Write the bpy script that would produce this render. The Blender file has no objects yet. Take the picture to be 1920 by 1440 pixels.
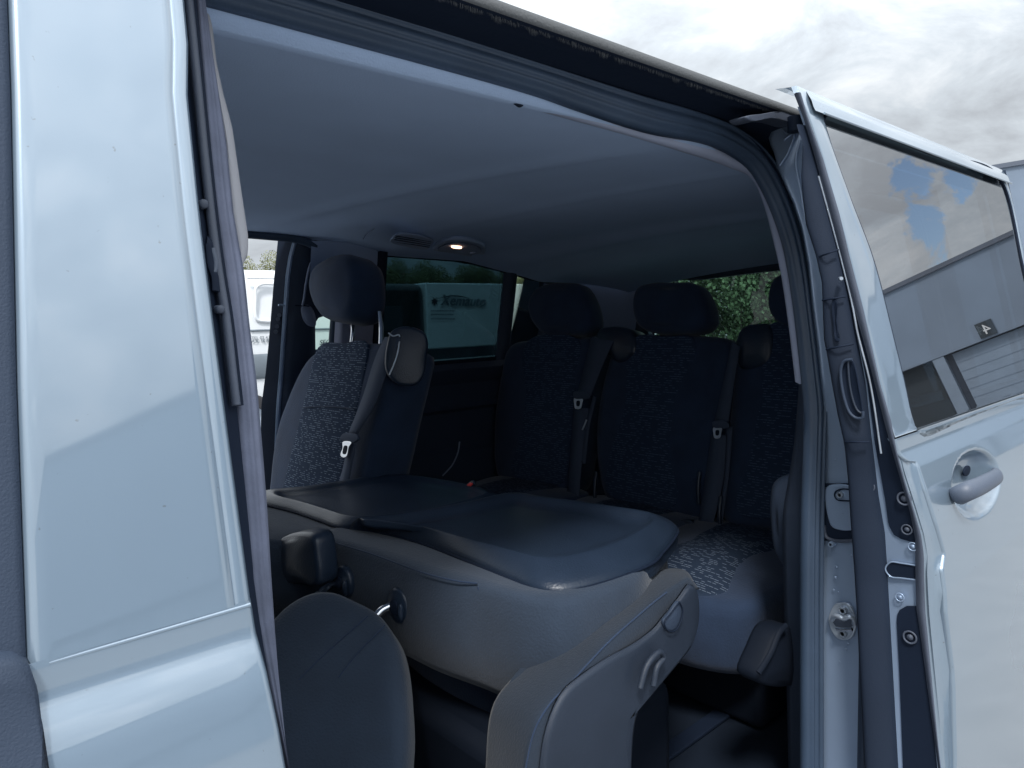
import bpy, bmesh, math, random
from mathutils import Vector, Matrix, noise
random.seed(7)
sc = bpy.context.scene
COL = sc.collection
# ------------------------------------------------------------------ camera
FPX = 1345.0
AZ = math.radians(48); HC = 598.0; SL = -0.0296
CAM = Vector((0, -0.48, 1.52))
roll = math.atan(SL); pitch = math.atan((720-HC)*math.cos(roll)/FPX)
fw = Vector((math.cos(AZ)*math.cos(pitch), math.sin(AZ)*math.cos(pitch), -math.sin(pitch)))
r0 = Vector((math.sin(AZ), -math.cos(AZ), 0)); u0 = r0.cross(fw)
rt = r0*math.cos(roll)+u0*math.sin(roll); up = u0*math.cos(roll)-r0*math.sin(roll)
cd = bpy.data.cameras.new('camera'); cam = bpy.data.objects.new('camera', cd); COL.objects.link(cam)
cam.matrix_world = Matrix(((rt.x, up.x, -fw.x, CAM.x), (rt.y, up.y, -fw.y, CAM.y), (rt.z, up.z, -fw.z, CAM.z), (0, 0, 0, 1)))
cd.sensor_width = 36; cd.lens = FPX/1920*36; cd.clip_start = 0.02; cd.clip_end = 500
sc.camera = cam
# ------------------------------------------------------------------ light
SUN_AZ, SUN_EL = math.radians(-140), math.radians(52)     # where the sun stands
EXPOSURE = 0.62
sc.view_settings.view_transform = 'Standard'; sc.view_settings.look = 'None'
sc.view_settings.exposure = EXPOSURE; sc.view_settings.gamma = 1
sd = bpy.data.lights.new('sun', 'SUN'); sd.energy = 2.0; sd.angle = math.radians(10); sd.color = (1, .975, .945)
so = bpy.data.objects.new('sun', sd); COL.objects.link(so)
sv = Vector((math.cos(SUN_EL)*math.cos(SUN_AZ), math.cos(SUN_EL)*math.sin(SUN_AZ), math.sin(SUN_EL)))
so.rotation_euler = sv.to_track_quat('Z', 'Y').to_euler(); so.location = (-5, -5, 12)
W = bpy.data.worlds.new("World"); sc.world = W; W.use_nodes = True
def build_world():
    nt = W.node_tree; N = nt.nodes; L = nt.links; N.clear()
    out = N.new('ShaderNodeOutputWorld'); bg = N.new('ShaderNodeBackground'); L.new(bg.outputs[0], out.inputs[0])
    sky = N.new('ShaderNodeTexSky'); sky.sky_type = 'NISHITA'; sky.sun_disc = False
    sky.sun_elevation = SUN_EL; sky.sun_rotation = math.pi/2-SUN_AZ
    tc = N.new('ShaderNodeTexCoord')
    def nz(scale, det, rough, dist, off, ysc=1.0):
        mp = N.new('ShaderNodeMapping'); mp.inputs['Location'].default_value = off; mp.inputs['Scale'].default_value = (1, 1, ysc)
        L.new(tc.outputs['Generated'], mp.inputs[0])
        n = N.new('ShaderNodeTexNoise'); n.inputs['Scale'].default_value = scale; n.inputs['Detail'].default_value = det
        n.inputs['Roughness'].default_value = rough; n.inputs['Distortion'].default_value = dist
        L.new(mp.outputs[0], n.inputs['Vector']); return n.outputs['Fac']
    def M(op, a, b=None, c=None):
        m = N.new('ShaderNodeMath'); m.operation = op
        for i, v in enumerate((a, b, c)):
            if v is None: continue
            if isinstance(v, (int, float)): m.inputs[i].default_value = v
            else: L.new(v, m.inputs[i])
        return m.outputs[0]
    def ramp(v, a, b, sm=True):
        m = N.new('ShaderNodeMapRange'); m.interpolation_type = 'SMOOTHSTEP' if sm else 'LINEAR'
        m.inputs['From Min'].default_value = a; m.inputs['From Max'].default_value = b
        L.new(v, m.inputs['Value']); return m.outputs[0]
    edge = nz(14, 10, .65, .5, (3.1, 1.7, .4))
    def gap(azd, eld, rad, st):
        a, e = math.radians(azd), math.radians(eld)
        d = N.new('ShaderNodeVectorMath'); d.operation = 'SUBTRACT'
        L.new(tc.outputs['Generated'], d.inputs[0]); d.inputs[1].default_value = (math.cos(e)*math.cos(a), math.cos(e)*math.sin(a), math.sin(e))
        s = N.new('ShaderNodeVectorMath'); s.operation = 'MULTIPLY'; L.new(d.outputs[0], s.inputs[0]); s.inputs[1].default_value = (1, st, 1)
        l = N.new('ShaderNodeVectorMath'); l.operation = 'LENGTH'; L.new(s.outputs[0], l.inputs[0])
        q = M('SUBTRACT', M('ADD', l.outputs['Value'], M('MULTIPLY', M('SUBTRACT', edge, .5), .20)), rad)
        return ramp(q, -.006, .012)                       # 0 in the gap, 1 outside
    g = M('MULTIPLY', M('MULTIPLY', gap(-14.6, 12.4, .027, 1.5), gap(-13.9, 16.3, .014, 1.3)), gap(-11.3, 14.0, .001, 1.0))
    big = nz(2.2, 7, .6, .4, (.3, 5.2, 1.1), 1.7)
    cover = M('MULTIPLY', g, ramp(big, .20, .30))
    shade = nz(5.5, 10, .62, .35, (7.7, .2, 2.3), 2.0)
    cr = N.new('ShaderNodeValToRGB'); e = cr.color_ramp.elements
    e[0].position = .37; e[0].color = (.54, .58, .63, 1); e[1].position = .65; e[1].color = (.90, .94, .98, 1)
    m_ = e.new(.5); m_.color = (.67, .73, .79, 1)
    L.new(shade, cr.inputs[0])
    # overcast luminance rises towards the zenith
    sz = N.new('ShaderNodeSeparateXYZ'); L.new(tc.outputs['Generated'], sz.inputs[0])
    el = N.new('ShaderNodeMapRange'); el.inputs['From Min'].default_value = .22; el.inputs['From Max'].default_value = .75
    el.inputs['To Min'].default_value = .62; el.inputs['To Max'].default_value = 1.75; L.new(sz.outputs[2], el.inputs['Value'])
    cl = N.new('ShaderNodeVectorMath'); cl.operation = 'SCALE'; L.new(cr.outputs[0], cl.inputs[0]); L.new(el.outputs[0], cl.inputs['Scale'])
    sk = N.new('ShaderNodeVectorMath'); sk.operation = 'SCALE'; sk.inputs['Scale'].default_value = .13
    L.new(sky.outputs[0], sk.inputs[0])
    mx = N.new('ShaderNodeMix'); mx.data_type = 'RGBA'
    L.new(cover, mx.inputs[0]); L.new(sk.outputs[0], mx.inputs[6]); L.new(cl.outputs[0], mx.inputs[7])
    L.new(mx.outputs[2], bg.inputs[0]); bg.inputs[1].default_value = 1.0
build_world()
# ------------------------------------------------------------------ rays through the camera, onto real surfaces
def ray(px, py):
    return (fw+rt*((px-960)/FPX)-up*((py-720)/FPX)).normalized()
def PX(q, x): d = ray(*q); return CAM+d*((x-CAM.x)/d.x)
def PY(q, y): d = ray(*q); return CAM+d*((y-CAM.y)/d.y)
def PZ(q, z): d = ray(*q); return CAM+d*((z-CAM.z)/d.z)
def PP(q, p0, n): d = ray(*q); return CAM+d*((p0-CAM).dot(n)/d.dot(n))
BELT = 1.33
def lerpt(T, v):
    if v <= T[0][0]: return T[0][1]
    for a, b in zip(T, T[1:]):
        if v <= b[0]: return a[1]+(b[1]-a[1])*(v-a[0])/(b[0]-a[0])
    return T[-1][1]
BULGE = [(.3, -.045), (.6, -.068), (.9, -.066), (1.1, -.052), (1.2, -.038), (1.25, -.027), (1.285, -.016), (1.31, -.003), (1.33, 0)]
def skinY(z):
    if z > BELT: return .22*(z-BELT)
    return lerpt(BULGE, z)
def PS(q, off, skin=False):
    """point where the ray meets the near body side, shifted inwards by off"""
    d = ray(*q); f = (skinY if skin else (lambda z: .22*max(0, z-BELT)))
    a, b = 0.0, 30.0
    for _ in range(50):
        m = (a+b)/2; p = CAM+d*m
        if p.y-off-f(p.z) > 0: b = m
        else: a = m
    return CAM+d*b
def farY(z): return 1.80-.20*max(0, z-BELT)
def PF(q, off=0.0):
    d = ray(*q); a, b = 0.0, 30.0
    for _ in range(50):
        m = (a+b)/2; p = CAM+d*m
        if p.y+off-farY(p.z) > 0: b = m
        else: a = m
    return CAM+d*b
# ------------------------------------------------------------------ materials
def mat(name, col, rough=.5, metal=0, bump=None, coat=0, var=None, spec=.5, sheen=0, emit=None, cior=1.5, wr=0):
    m = bpy.data.materials.new(name); m.use_nodes = True; nt = m.node_tree; N = nt.nodes; L = nt.links
    b = N['Principled BSDF']; b.inputs['Base Color'].default_value = (*col, 1)
    b.inputs['Roughness'].default_value = rough; b.inputs['Metallic'].default_value = metal
    b.inputs['Coat Weight'].default_value = coat; b.inputs['Coat Roughness'].default_value = .03; b.inputs['Coat IOR'].default_value = cior
    b.inputs['Specular IOR Level'].default_value = spec; b.inputs['Sheen Weight'].default_value = sheen
    tc = N.new('ShaderNodeTexCoord')
    if bump:
        n = N.new('ShaderNodeTexNoise'); n.inputs['Scale'].default_value = bump[0]; n.inputs['Detail'].default_value = 3
        L.new(tc.outputs['Object'], n.inputs['Vector'])
        bp = N.new('ShaderNodeBump'); bp.inputs['Strength'].default_value = bump[1]; bp.inputs['Distance'].default_value = bump[2] if len(bump) > 2 else .001
        L.new(n.outputs['Fac'], bp.inputs['Height']); L.new(bp.outputs[0], b.inputs['Normal'])
        if wr:                                               # soft cloth creases
            nw = N.new('ShaderNodeTexNoise'); nw.inputs['Scale'].default_value = 9; nw.inputs['Detail'].default_value = 1; nw.inputs['Distortion'].default_value = .2
            L.new(tc.outputs['Object'], nw.inputs['Vector'])
            bw = N.new('ShaderNodeBump'); bw.inputs['Strength'].default_value = .35; bw.inputs['Distance'].default_value = wr
            L.new(nw.outputs['Fac'], bw.inputs['Height']); L.new(bw.outputs[0], bp.inputs['Normal'])
    if var:
        n = N.new('ShaderNodeTexNoise'); n.inputs['Scale'].default_value = var[0]; n.inputs['Detail'].default_value = 6
        L.new(tc.outputs['Object'], n.inputs['Vector'])
        r = N.new('ShaderNodeValToRGB'); e = r.color_ramp.elements
        e[0].position = .35; e[0].color = (*[c*(1-var[1]) for c in col], 1); e[1].position = .65; e[1].color = (*[c*(1+var[1]) for c in col], 1)
        L.new(n.outputs['Fac'], r.inputs[0]); L.new(r.outputs[0], b.inputs['Base Color'])
        mr = N.new('ShaderNodeMapRange'); mr.inputs['To Min'].default_value = max(0, rough-.08); mr.inputs['To Max'].default_value = min(1, rough+.08)
        L.new(n.outputs['Fac'], mr.inputs['Value']); L.new(mr.outputs[0], b.inputs['Roughness'])
    if 'paint' in name and coat == 1:
        # dust specks and faint grime
        n = N.new('ShaderNodeTexNoise'); n.inputs['Scale'].default_value = 150; n.inputs['Detail'].default_value = 2
        L.new(tc.outputs['Object'], n.inputs['Vector'])
        mr = N.new('ShaderNodeMapRange'); mr.inputs['From Min'].default_value = .735; mr.inputs['From Max'].default_value = .77; mr.inputs['To Max'].default_value = .55
        L.new(n.outputs['Fac'], mr.inputs['Value'])
        mx = N.new('ShaderNodeMix'); mx.data_type = 'RGBA'; mx.inputs[7].default_value = (.12, .13, .13, 1)
        L.new(mr.outputs[0], mx.inputs[0]); L.new(r.outputs[0], mx.inputs[6]); L.new(mx.outputs[2], b.inputs['Base Color'])
        n3 = N.new('ShaderNodeTexNoise'); n3.inputs['Scale'].default_value = 700; n3.inputs['Detail'].default_value = 1
        L.new(tc.outputs['Object'], n3.inputs['Vector'])
        bp = N.new('ShaderNodeBump'); bp.inputs['Strength'].default_value = .06; bp.inputs['Distance'].default_value = .0005
        L.new(n3.outputs['Fac'], bp.inputs['Height']); L.new(bp.outputs[0], b.inputs['Normal'])
        n4 = N.new('ShaderNodeTexNoise'); n4.inputs['Scale'].default_value = 5; n4.inputs['Detail'].default_value = 8
        L.new(tc.outputs['Object'], n4.inputs['Vector'])
        m4 = N.new('ShaderNodeMapRange'); m4.inputs['From Min'].default_value = .3; m4.inputs['From Max'].default_value = .8; m4.inputs['To Min'].default_value = .015; m4.inputs['To Max'].default_value = .10
        L.new(n4.outputs['Fac'], m4.inputs['Value']); L.new(m4.outputs[0], b.inputs['Coat Roughness'])
    if emit:
        b.inputs['Emission Color'].default_value = (*emit[0], 1); b.inputs['Emission Strength'].default_value = emit[1]
    return m
def glass(name, tint, ior, dust=0.0, haze=.012):
    m = bpy.data.materials.new(name); m.use_nodes = True; nt = m.node_tree; N = nt.nodes; L = nt.links; N.clear()
    o = N.new('ShaderNodeOutputMaterial'); mx = N.new('ShaderNodeMixShader'); t = N.new('ShaderNodeBsdfTransparent')
    g = N.new('ShaderNodeBsdfGlossy'); g.inputs['Roughness'].default_value = .0; g.inputs['Color'].default_value = (.97, .98, 1, 1)
    t.inputs[0].default_value = (*tint, 1); f = N.new('ShaderNodeFresnel'); f.inputs[0].default_value = ior
    L.new(f.outputs[0], mx.inputs[0]); L.new(t.outputs[0], mx.inputs[1]); L.new(g.outputs[0], mx.inputs[2])
    last = mx
    if dust or haze > .02:
        d = N.new('ShaderNodeBsdfDiffuse'); d.inputs[0].default_value = (.5, .52, .55, 1)
        tc = N.new('ShaderNodeTexCoord'); n = N.new('ShaderNodeTexNoise'); n.inputs['Scale'].default_value = 240; n.inputs['Detail'].default_value = 5
        n2 = N.new('ShaderNodeTexNoise'); n2.inputs['Scale'].default_value = 9
        L.new(tc.outputs['Object'], n.inputs['Vector']); L.new(tc.outputs['Object'], n2.inputs['Vector'])
        mr = N.new('ShaderNodeMapRange'); mr.inputs['From Min'].default_value = .66; mr.inputs['From Max'].default_value = .74; mr.inputs['To Max'].default_value = dust
        L.new(n.outputs['Fac'], mr.inputs['Value'])
        mu = N.new('ShaderNodeMath'); mu.operation = 'MULTIPLY'; L.new(mr.outputs[0], mu.inputs[0]); L.new(n2.outputs['Fac'], mu.inputs[1])
        ad = N.new('ShaderNodeMath'); ad.operation = 'ADD'; ad.inputs[1].default_value = haze; L.new(mu.outputs[0], ad.inputs[0])
        m2 = N.new('ShaderNodeMixShader'); L.new(ad.outputs[0], m2.inputs[0]); L.new(mx.outputs[0], m2.inputs[1]); L.new(d.outputs[0], m2.inputs[2]); last = m2
    L.new(last.outputs[0], o.inputs[0]); return m
def dash_fabric(name, base, thread, row=.0075, cell=.011, thr=.45):
    m = bpy.data.materials.new(name); m.use_nodes = True; nt = m.node_tree; N = nt.nodes; L = nt.links
    b = N['Principled BSDF']; b.inputs['Roughness'].default_value = .9; b.inputs['Specular IOR Level'].default_value = .2
    uv = N.new('ShaderNodeUVMap'); sp = N.new('ShaderNodeSeparateXYZ'); L.new(uv.outputs[0], sp.inputs[0])
    def M(op, a, b_=None):
        q = N.new('ShaderNodeMath'); q.operation = op
        for i, v in enumerate((a, b_)):
            if v is None: continue
            if isinstance(v, (int, float)): q.inputs[i].default_value = v
            else: L.new(v, q.inputs[i])
        return q.outputs[0]
    v = M('DIVIDE', sp.outputs[1], row); vi = M('FLOOR', v); vf = M('FRACT', v)
    wn = N.new('ShaderNodeTexWhiteNoise'); wn.noise_dimensions = '1D'; L.new(vi, wn.inputs['W'])
    uu = M('ADD', M('DIVIDE', sp.outputs[0], cell), M('MULTIPLY', wn.outputs['Value'], 9.0)); ui = M('FLOOR', uu); uf = M('FRACT', uu)
    cb = N.new('ShaderNodeCombineXYZ'); L.new(ui, cb.inputs[0]); L.new(vi, cb.inputs[1])
    w2 = N.new('ShaderNodeTexWhiteNoise'); w2.noise_dimensions = '2D'; L.new(cb.outputs[0], w2.inputs['Vector'])
    on = M('GREATER_THAN', w2.outputs['Value'], thr)
    ln = M('LESS_THAN', uf, M('ADD', .45, M('MULTIPLY', w2.outputs['Value'], .5)))
    th = M('LESS_THAN', M('ABSOLUTE', M('SUBTRACT', vf, .5)), .13)
    k = M('MULTIPLY', M('MULTIPLY', on, ln), th)
    mx = N.new('ShaderNodeMix'); mx.data_type = 'RGBA'; L.new(k, mx.inputs[0]); mx.inputs[6].default_value = (*base, 1); mx.inputs[7].default_value = (*thread, 1)
    L.new(mx.outputs[2], b.inputs['Base Color'])
    n = N.new('ShaderNodeTexNoise'); n.inputs['Scale'].default_value = 500; L.new(uv.outputs[0], n.inputs['Vector'])
    bp = N.new('ShaderNodeBump'); bp.inputs['Strength'].default_value = .4; bp.inputs['Distance'].default_value = .001
    L.new(n.outputs['Fac'], bp.inputs['Height']); L.new(bp.outputs[0], b.inputs['Normal'])
    return m
MT = dict(  # the blue lens cast is tinted into the interior base colours
    paint=mat('silver_blue_paint', (.235, .312, .392), .30, .4, coat=1, var=(1.5, .02), cior=2.15),
    paint_in=mat('inner_silver_paint', (.33, .43, .585), .36, .4, coat=.5, var=(6, .05)),
    rubber=mat('rubber', (.07, .085, .12), .55, bump=(300, .3), var=(12, .12)),
    seal=mat('flocked_seal', (.145, .162, .225), .85, bump=(500, .4), var=(40, .1), spec=.2),
    sealdark=mat('door_seal_rubber', (.042, .068, .112), .5, bump=(240, .3), var=(8, .12)),
    black=mat('black_channel', (.008, .015, .032), .7, bump=(80, .3), spec=.2),
    trimdark=mat('dark_trim_plastic', (.029, .046, .080), .66, bump=(700, .4), var=(5, .08)),
    cardtrim=mat('door_card_edge_plastic', (.013, .022, .042), .7, bump=(700, .4), var=(5, .08), spec=.3),
    floor=mat('floor_rubber', (.008, .014, .026), .8, bump=(200, .6), spec=.2),
    deepblack=mat('shaded_lever_plastic', (.005, .009, .018), .7, spec=.2),  # shade behind the pillar seal is put into this darkened colour
    trimlight=mat('light_pillar_trim', (.42, .42, .45), .75, bump=(400, .2), var=(6, .05)),
    trimpost=mat('lilac_grey_post_trim', (.40, .43, .56), .75, bump=(400, .2)),
    trimmid=mat('slate_trim', (.26, .31, .43), .7, bump=(400, .2), var=(3, .05)),
    roofcloth=mat('headliner_fabric', (.44, .565, .78), .95, bump=(450, .5), var=(2.5, .05), spec=.1),
    railtrim=mat('pale_slate_rail_trim', (.40, .44, .57), .75, bump=(400, .2), var=(5, .05)),
    headcloth2=mat('slate_ceiling_plastic', (.34, .42, .58), .6),
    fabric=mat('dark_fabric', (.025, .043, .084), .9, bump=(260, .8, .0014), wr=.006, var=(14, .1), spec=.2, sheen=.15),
    fabric_lit=mat('daylit_fabric', (.034, .050, .078), .9, bump=(260, .9, .0014), wr=.008, var=(10, .1), spec=.2, sheen=.2),  # lighter copy of the seat fabric, daylight put into its colour
    bolstercloth=mat('bolster_fabric', (.025, .036, .055), .9, bump=(260, .8, .0014), var=(10, .08), spec=.2, sheen=.1),
    plastic=mat('grained_black_plastic', (.018, .030, .053), .33, bump=(300, .6, .0012), var=(7, .12)),
    belt=mat('belt_webbing', (.055, .074, .115), .8, bump=(600, .5), spec=.3),
    handlegrey=mat('grey_handle_plastic', (.08, .10, .14), .45, bump=(600, .3)),
    grained=mat('grained_grey_plastic', (.020, .030, .050), .55, bump=(700, .5), var=(9, .08)),
    chrome=mat('chrome', (.8, .82, .85), .12, 1),
    steel=mat('steel', (.50, .57, .66), .35, .55, var=(30, .15)),
    red=mat('red_button', (.65, .04, .04), .5),
    white=mat('white_vehicle_paint', (.78, .80, .82), .35, coat=.5, var=(2, .03)),
    grey=mat('grey_bumper', (.16, .19, .22), .6, var=(4, .1)),
    darkcab=mat('dark_cab_paint', (.02, .025, .03), .4, coat=.5),
    tyre=mat('tyre', (.03, .03, .035), .85, bump=(60, .3)),
    ink=mat('dark_lettering', (.03, .04, .05), .6),
    signwhite=mat('white_paint', (.8, .8, .8), .6),
    facade=mat('warehouse_cladding', (.22, .275, .355), .7, var=(.6, .06)),
    coping=mat('roof_coping', (.12, .14, .18), .6),
    roller=mat('roller_door', (.25, .31, .39), .55, var=(1.5, .05)),
    lamp=mat('dome_lamp_glow', (1, .7, .5), .4, emit=((1, .55, .35), 3.0)),
    bark=mat('bark', (.12, .10, .08), .9, bump=(30, .6)),
    leaf=mat('leaves', (.125, .19, .095), .7, var=(1.3, .25)),
    leaf2=mat('spring_leaves', (.20, .21, .10), .8, var=(1.0, .35)),
    stripgrey=mat('brush_strip', (.10, .105, .11), .9, bump=(300, 1)),  # matt grey for bristles and gutter sealant, nothing emits
    tint=glass('privacy_glass', (.017, .040, .050), 1.45),
    tint2=glass('light_tinted_glass', (.52, .66, .60), 1.45),
    rearglass=glass('rear_tinted_glass', (.30, .44, .42), 1.45, haze=.14),  # pale diffuse layer imitates a veil of light over the view
    mirrorglass=glass('dark_door_glass', (.04, .055, .065), 5.0, dust=.12, haze=.008),
    dash=dash_fabric('dashed_fabric', (.026, .043, .078), (.20, .245, .32), .006, .0105, .55),
    dashbig=dash_fabric('cushion_dashed_fabric', (.020, .034, .062), (.16, .20, .27), .0088, .0125, .55),
    dashfine=dash_fabric('fine_dashed_fabric', (.026, .044, .082), (.075, .11, .18), .0075, .013, .5),
)
def asphalt():
    m = mat('pale_bounce_yard', (.21, .215, .22), .9, bump=(60, .6, .004), var=(4, .08)); return m  # unseen yard, made pale to bounce light up to the headliner
MT['asphalt'] = asphalt()
# ------------------------------------------------------------------ mesh helpers
def empty(name, loc=(0, 0, 0)):
    o = bpy.data.objects.new(name, None); o.location = loc; o.empty_display_size = .2; COL.objects.link(o); return o
def tag(o, label=None, cat=None, group=None, kind=None):
    if label: o['label'] = label
    if cat: o['category'] = cat
    if group: o['group'] = group
    if kind: o['kind'] = kind
    return o
def mesh(name, V, F, m, parent=None, smooth=True, uv=None, label=None, solid=0, bev=0, sub=0, angle=None):
    me = bpy.data.meshes.new(name); me.from_pydata([tuple(v) for v in V], [], F); me.update()
    bm = bmesh.new(); bm.from_mesh(me); bmesh.ops.recalc_face_normals(bm, faces=bm.faces); bm.to_mesh(me); bm.free()
    if uv:
        l = me.uv_layers.new(name='UVMap')
        for p in me.polygons:
            for li in p.loop_indices: l.data[li].uv = uv[me.loops[li].vertex_index]
    o = bpy.data.objects.new(name, me); COL.objects.link(o)
    while parent and parent.parent and parent.parent.parent: parent = parent.parent      # thing > part > sub-part
    mats = m if isinstance(m, (list, tuple)) else [m]
    for q in mats: me.materials.append(MT[q] if isinstance(q, str) else q)
    if smooth:
        for p in me.polygons: p.use_smooth = True
        if angle: me.set_sharp_from_angle(angle=math.radians(angle))
    if parent: o.parent = parent
    if bev: k = o.modifiers.new('b', 'BEVEL'); k.width = bev; k.segments = 3; k.limit_method = 'ANGLE'
    if solid: k = o.modifiers.new('s', 'SOLIDIFY'); k.thickness = solid; k.offset = 0
    if sub: k = o.modifiers.new('u', 'SUBSURF'); k.levels = k.render_levels = sub
    if label: o['label'] = label
    return o
def cr(P, n, closed=False):
    """Catmull-Rom resampled evenly to n points"""
    P = [Vector(p) for p in P]; k = len(P); out = []
    segs = k if closed else k-1
    for i in range(segs):
        if closed: a, b, c, d = P[i-1], P[i], P[(i+1) % k], P[(i+2) % k]
        else: b, c = P[i], P[i+1]; a = P[i-1] if i else b*2-c; d = P[i+2] if i+2 < k else c*2-b
        l1 = max((b-a).length, 1e-6)**.5; l2 = max((c-b).length, 1e-6)**.5; l3 = max((d-c).length, 1e-6)**.5
        m1 = (b-a)/l1*l2 if l1 else c-b; 
        m1 = (c-b) + ((b-a)/l1 - (c-a)/(l1+l2))*l2
        m2 = (c-b) + ((d-c)/l3 - (d-b)/(l2+l3))*l2
        for s in range(12):
            t = s/12; t2, t3 = t*t, t*t*t
            out.append(b*(2*t3-3*t2+1)+m1*(t3-2*t2+t)+c*(3*t2-2*t3)+m2*(t3-t2))
    out.append(P[0].copy() if closed else P[-1].copy())
    D = [0]
    for a, b in zip(out, out[1:]): D.append(D[-1]+(b-a).length)
    T = D[-1]; res = []; j = 0
    for i in range(n):
        s = T*i/(n if closed else n-1)
        while j < len(D)-2 and D[j+1] < s: j += 1
        w = (s-D[j])/max(D[j+1]-D[j], 1e-9); res.append(out[j].lerp(out[j+1], min(1, max(0, w))))
    return res
def grid(rows, cu=False, cv=False):
    """rows: list of equal length lists of points"""
    V = [p for r in rows for p in r]; n = len(rows[0]); F = []
    for i in range(len(rows)-(0 if cv else 1)):
        for j in range(n-(0 if cu else 1)):
            i2 = (i+1) % len(rows); j2 = (j+1) % n
            F.append((i*n+j, i*n+j2, i2*n+j2, i2*n+j))
    return V, F
def tube(name, P, r, m, parent=None, n=None, seg=12, flat=1.0, label=None, cap=True, smoothpath=True):
    P = cr(P, n or max(8, len(P)*5)) if smoothpath else [Vector(p) for p in P]
    rows = []; rr = r if callable(r) else (lambda t: r)
    t0 = (P[1]-P[0]).normalized(); a = t0.orthogonal().normalized()
    for i, p in enumerate(P):
        t = (P[min(i+1, len(P)-1)]-P[max(i-1, 0)]).normalized()
        a = (a-t*a.dot(t)).normalized(); b = t.cross(a); R = rr(i/(len(P)-1))
        rows.append([p+(a*math.cos(k/seg*2*math.pi)+b*math.sin(k/seg*2*math.pi)*flat)*R for k in range(seg)])
    V, F = grid(rows, cu=True)
    if cap: F.append(tuple(range(seg))); F.append(tuple(len(V)-seg+k for k in range(seg)))
    return mesh(name, V, F, m, parent, label=label, angle=50)
def cushion(name, outline, nrm, thick, bulge, m, parent=None, r=.012, n=64, uvax=None, label=None, lift=0.0, back=True, sharp=False, bump=None):
    """closed outline lying on a plane, swelled to the front by bulge and backwards by thick, with a rounded rim"""
    nrm = Vector(nrm).normalized(); O = [Vector(p) for p in outline] if sharp else cr(outline, n, closed=True); n = len(O)
    c = sum(O, Vector())/n; size = sum(((p-c).length for p in O))/n
    def ring(inset, off):
        res = []
        for p in O:
            d = c-p; l = d.length; res.append(p+d*(min(inset, l*.9)/l)+nrm*off)
        return res
    rows = []
    if back: rows += [ring(size*.5, -thick), ring(r*1.1, -thick), ring(r*.3, -thick+r*.3), ring(0, -thick+r)]
    else: rows += [ring(0, -thick)]
    rows += [ring(0, -r+lift), ring(r*.12, -r*.5+lift), ring(r*.45, -r*.12+lift), ring(r, lift)]
    for f in (.9, .75, .55, .35, .15):
        rows.append([c+(p-c)*f*(1-min(r, size*.5)/size)+nrm*(lift+bulge*(1-f*f)) for p in O])
    if bump: rows = [[p+nrm*bump(p) if i > 3 else p for p in rw] for i, rw in enumerate(rows)]
    V, F = grid(rows, cu=True)
    F.append(tuple(reversed(range(n)))); F.append(tuple(len(V)-n+k for k in range(n)))
    uv = None
    if uvax: e1, e2 = uvax; uv = [(v.dot(e1), v.dot(e2)) for v in V]
    return mesh(name, V, F, m, parent, uv=uv, label=label)
def ext(T, lo=-60, hi=1520):
    T = sorted(T)
    (a, b), (c, d) = T[0], T[1]; T = [(lo, b+(d-b)/(c-a)*(lo-a))]+T if lo < a else T
    (a, b), (c, d) = T[-2], T[-1]
    if hi > c: T = T+[(hi, d+(d-b)/(c-a)*(hi-c))]
    return T
def strip(name, Lt, Rt, fL, fR, m, parent=None, bulge=0.0, bd=(0, -1, 0), n=70, k=7, y0=None, y1=None, depth=.0, dd=(0, 1, 0), label=None, prof=None):
    """band between two traced edges (y -> x), each unprojected on its own real surface, rounded by bulge"""
    if y0 is None: Lt, Rt = ext(Lt), ext(Rt); y0, y1 = -60, 1520
    rows = []; bd = Vector(bd); dd = Vector(dd)
    for i in range(n):
        y = y0+(y1-y0)*i/(n-1)
        a = fL((lerpt(Lt, y), y)); b = fR((lerpt(Rt, y), y)); row = []
        if depth: row.append(a+dd*depth)
        for j in range(k):
            t = j/(k-1); h = prof(t) if prof else math.sqrt(max(0, 1-(2*t-1)**2))
            row.append(a.lerp(b, t)+bd*bulge*h)
        if depth: row.append(b+dd*depth)
        rows.append(row)
    V, F = grid(rows); return mesh(name, V, F, m, parent, label=label, angle=60)
def smooth_ring(P, n): return cr(P, n, closed=True)
def box(name, lo, hi, m, parent=None, bev=.01, label=None):
    x0, y0, z0 = lo; x1, y1, z1 = hi
    V = [(x, y, z) for x in (x0, x1) for y in (y0, y1) for z in (z0, z1)]
    F = [(0, 1, 3, 2), (4, 6, 7, 5), (0, 4, 5, 1), (2, 3, 7, 6), (0, 2, 6, 4), (1, 5, 7, 3)]
    return mesh(name, V, F, m, parent, smooth=True, bev=bev, label=label, angle=30)
def text(name, body, m, parent, origin, xdir, ydir, size, ext_=.002, shear=0, label=None):
    cu = bpy.data.curves.new(name, 'FONT'); cu.body = body; cu.size = size; cu.extrude = ext_; cu.shear = shear; cu.align_x = 'LEFT'
    tmp = bpy.data.objects.new('tmp', cu); COL.objects.link(tmp)
    dg = bpy.context.evaluated_depsgraph_get(); me = bpy.data.meshes.new_from_object(tmp.evaluated_get(dg))
    COL.objects.unlink(tmp); bpy.data.objects.remove(tmp)
    xd = Vector(xdir).normalized(); yd = Vector(ydir).normalized(); zd = xd.cross(yd); o_ = Vector(origin)
    for v in me.vertices: v.co = o_+xd*v.co.x+yd*v.co.y+zd*v.co.z
    me.materials.clear(); me.materials.append(MT[m]); o = bpy.data.objects.new(name, me); COL.objects.link(o)
    while parent.parent and parent.parent.parent: parent = parent.parent
    o.parent = parent
    if label: o['label'] = label
    return o
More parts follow.
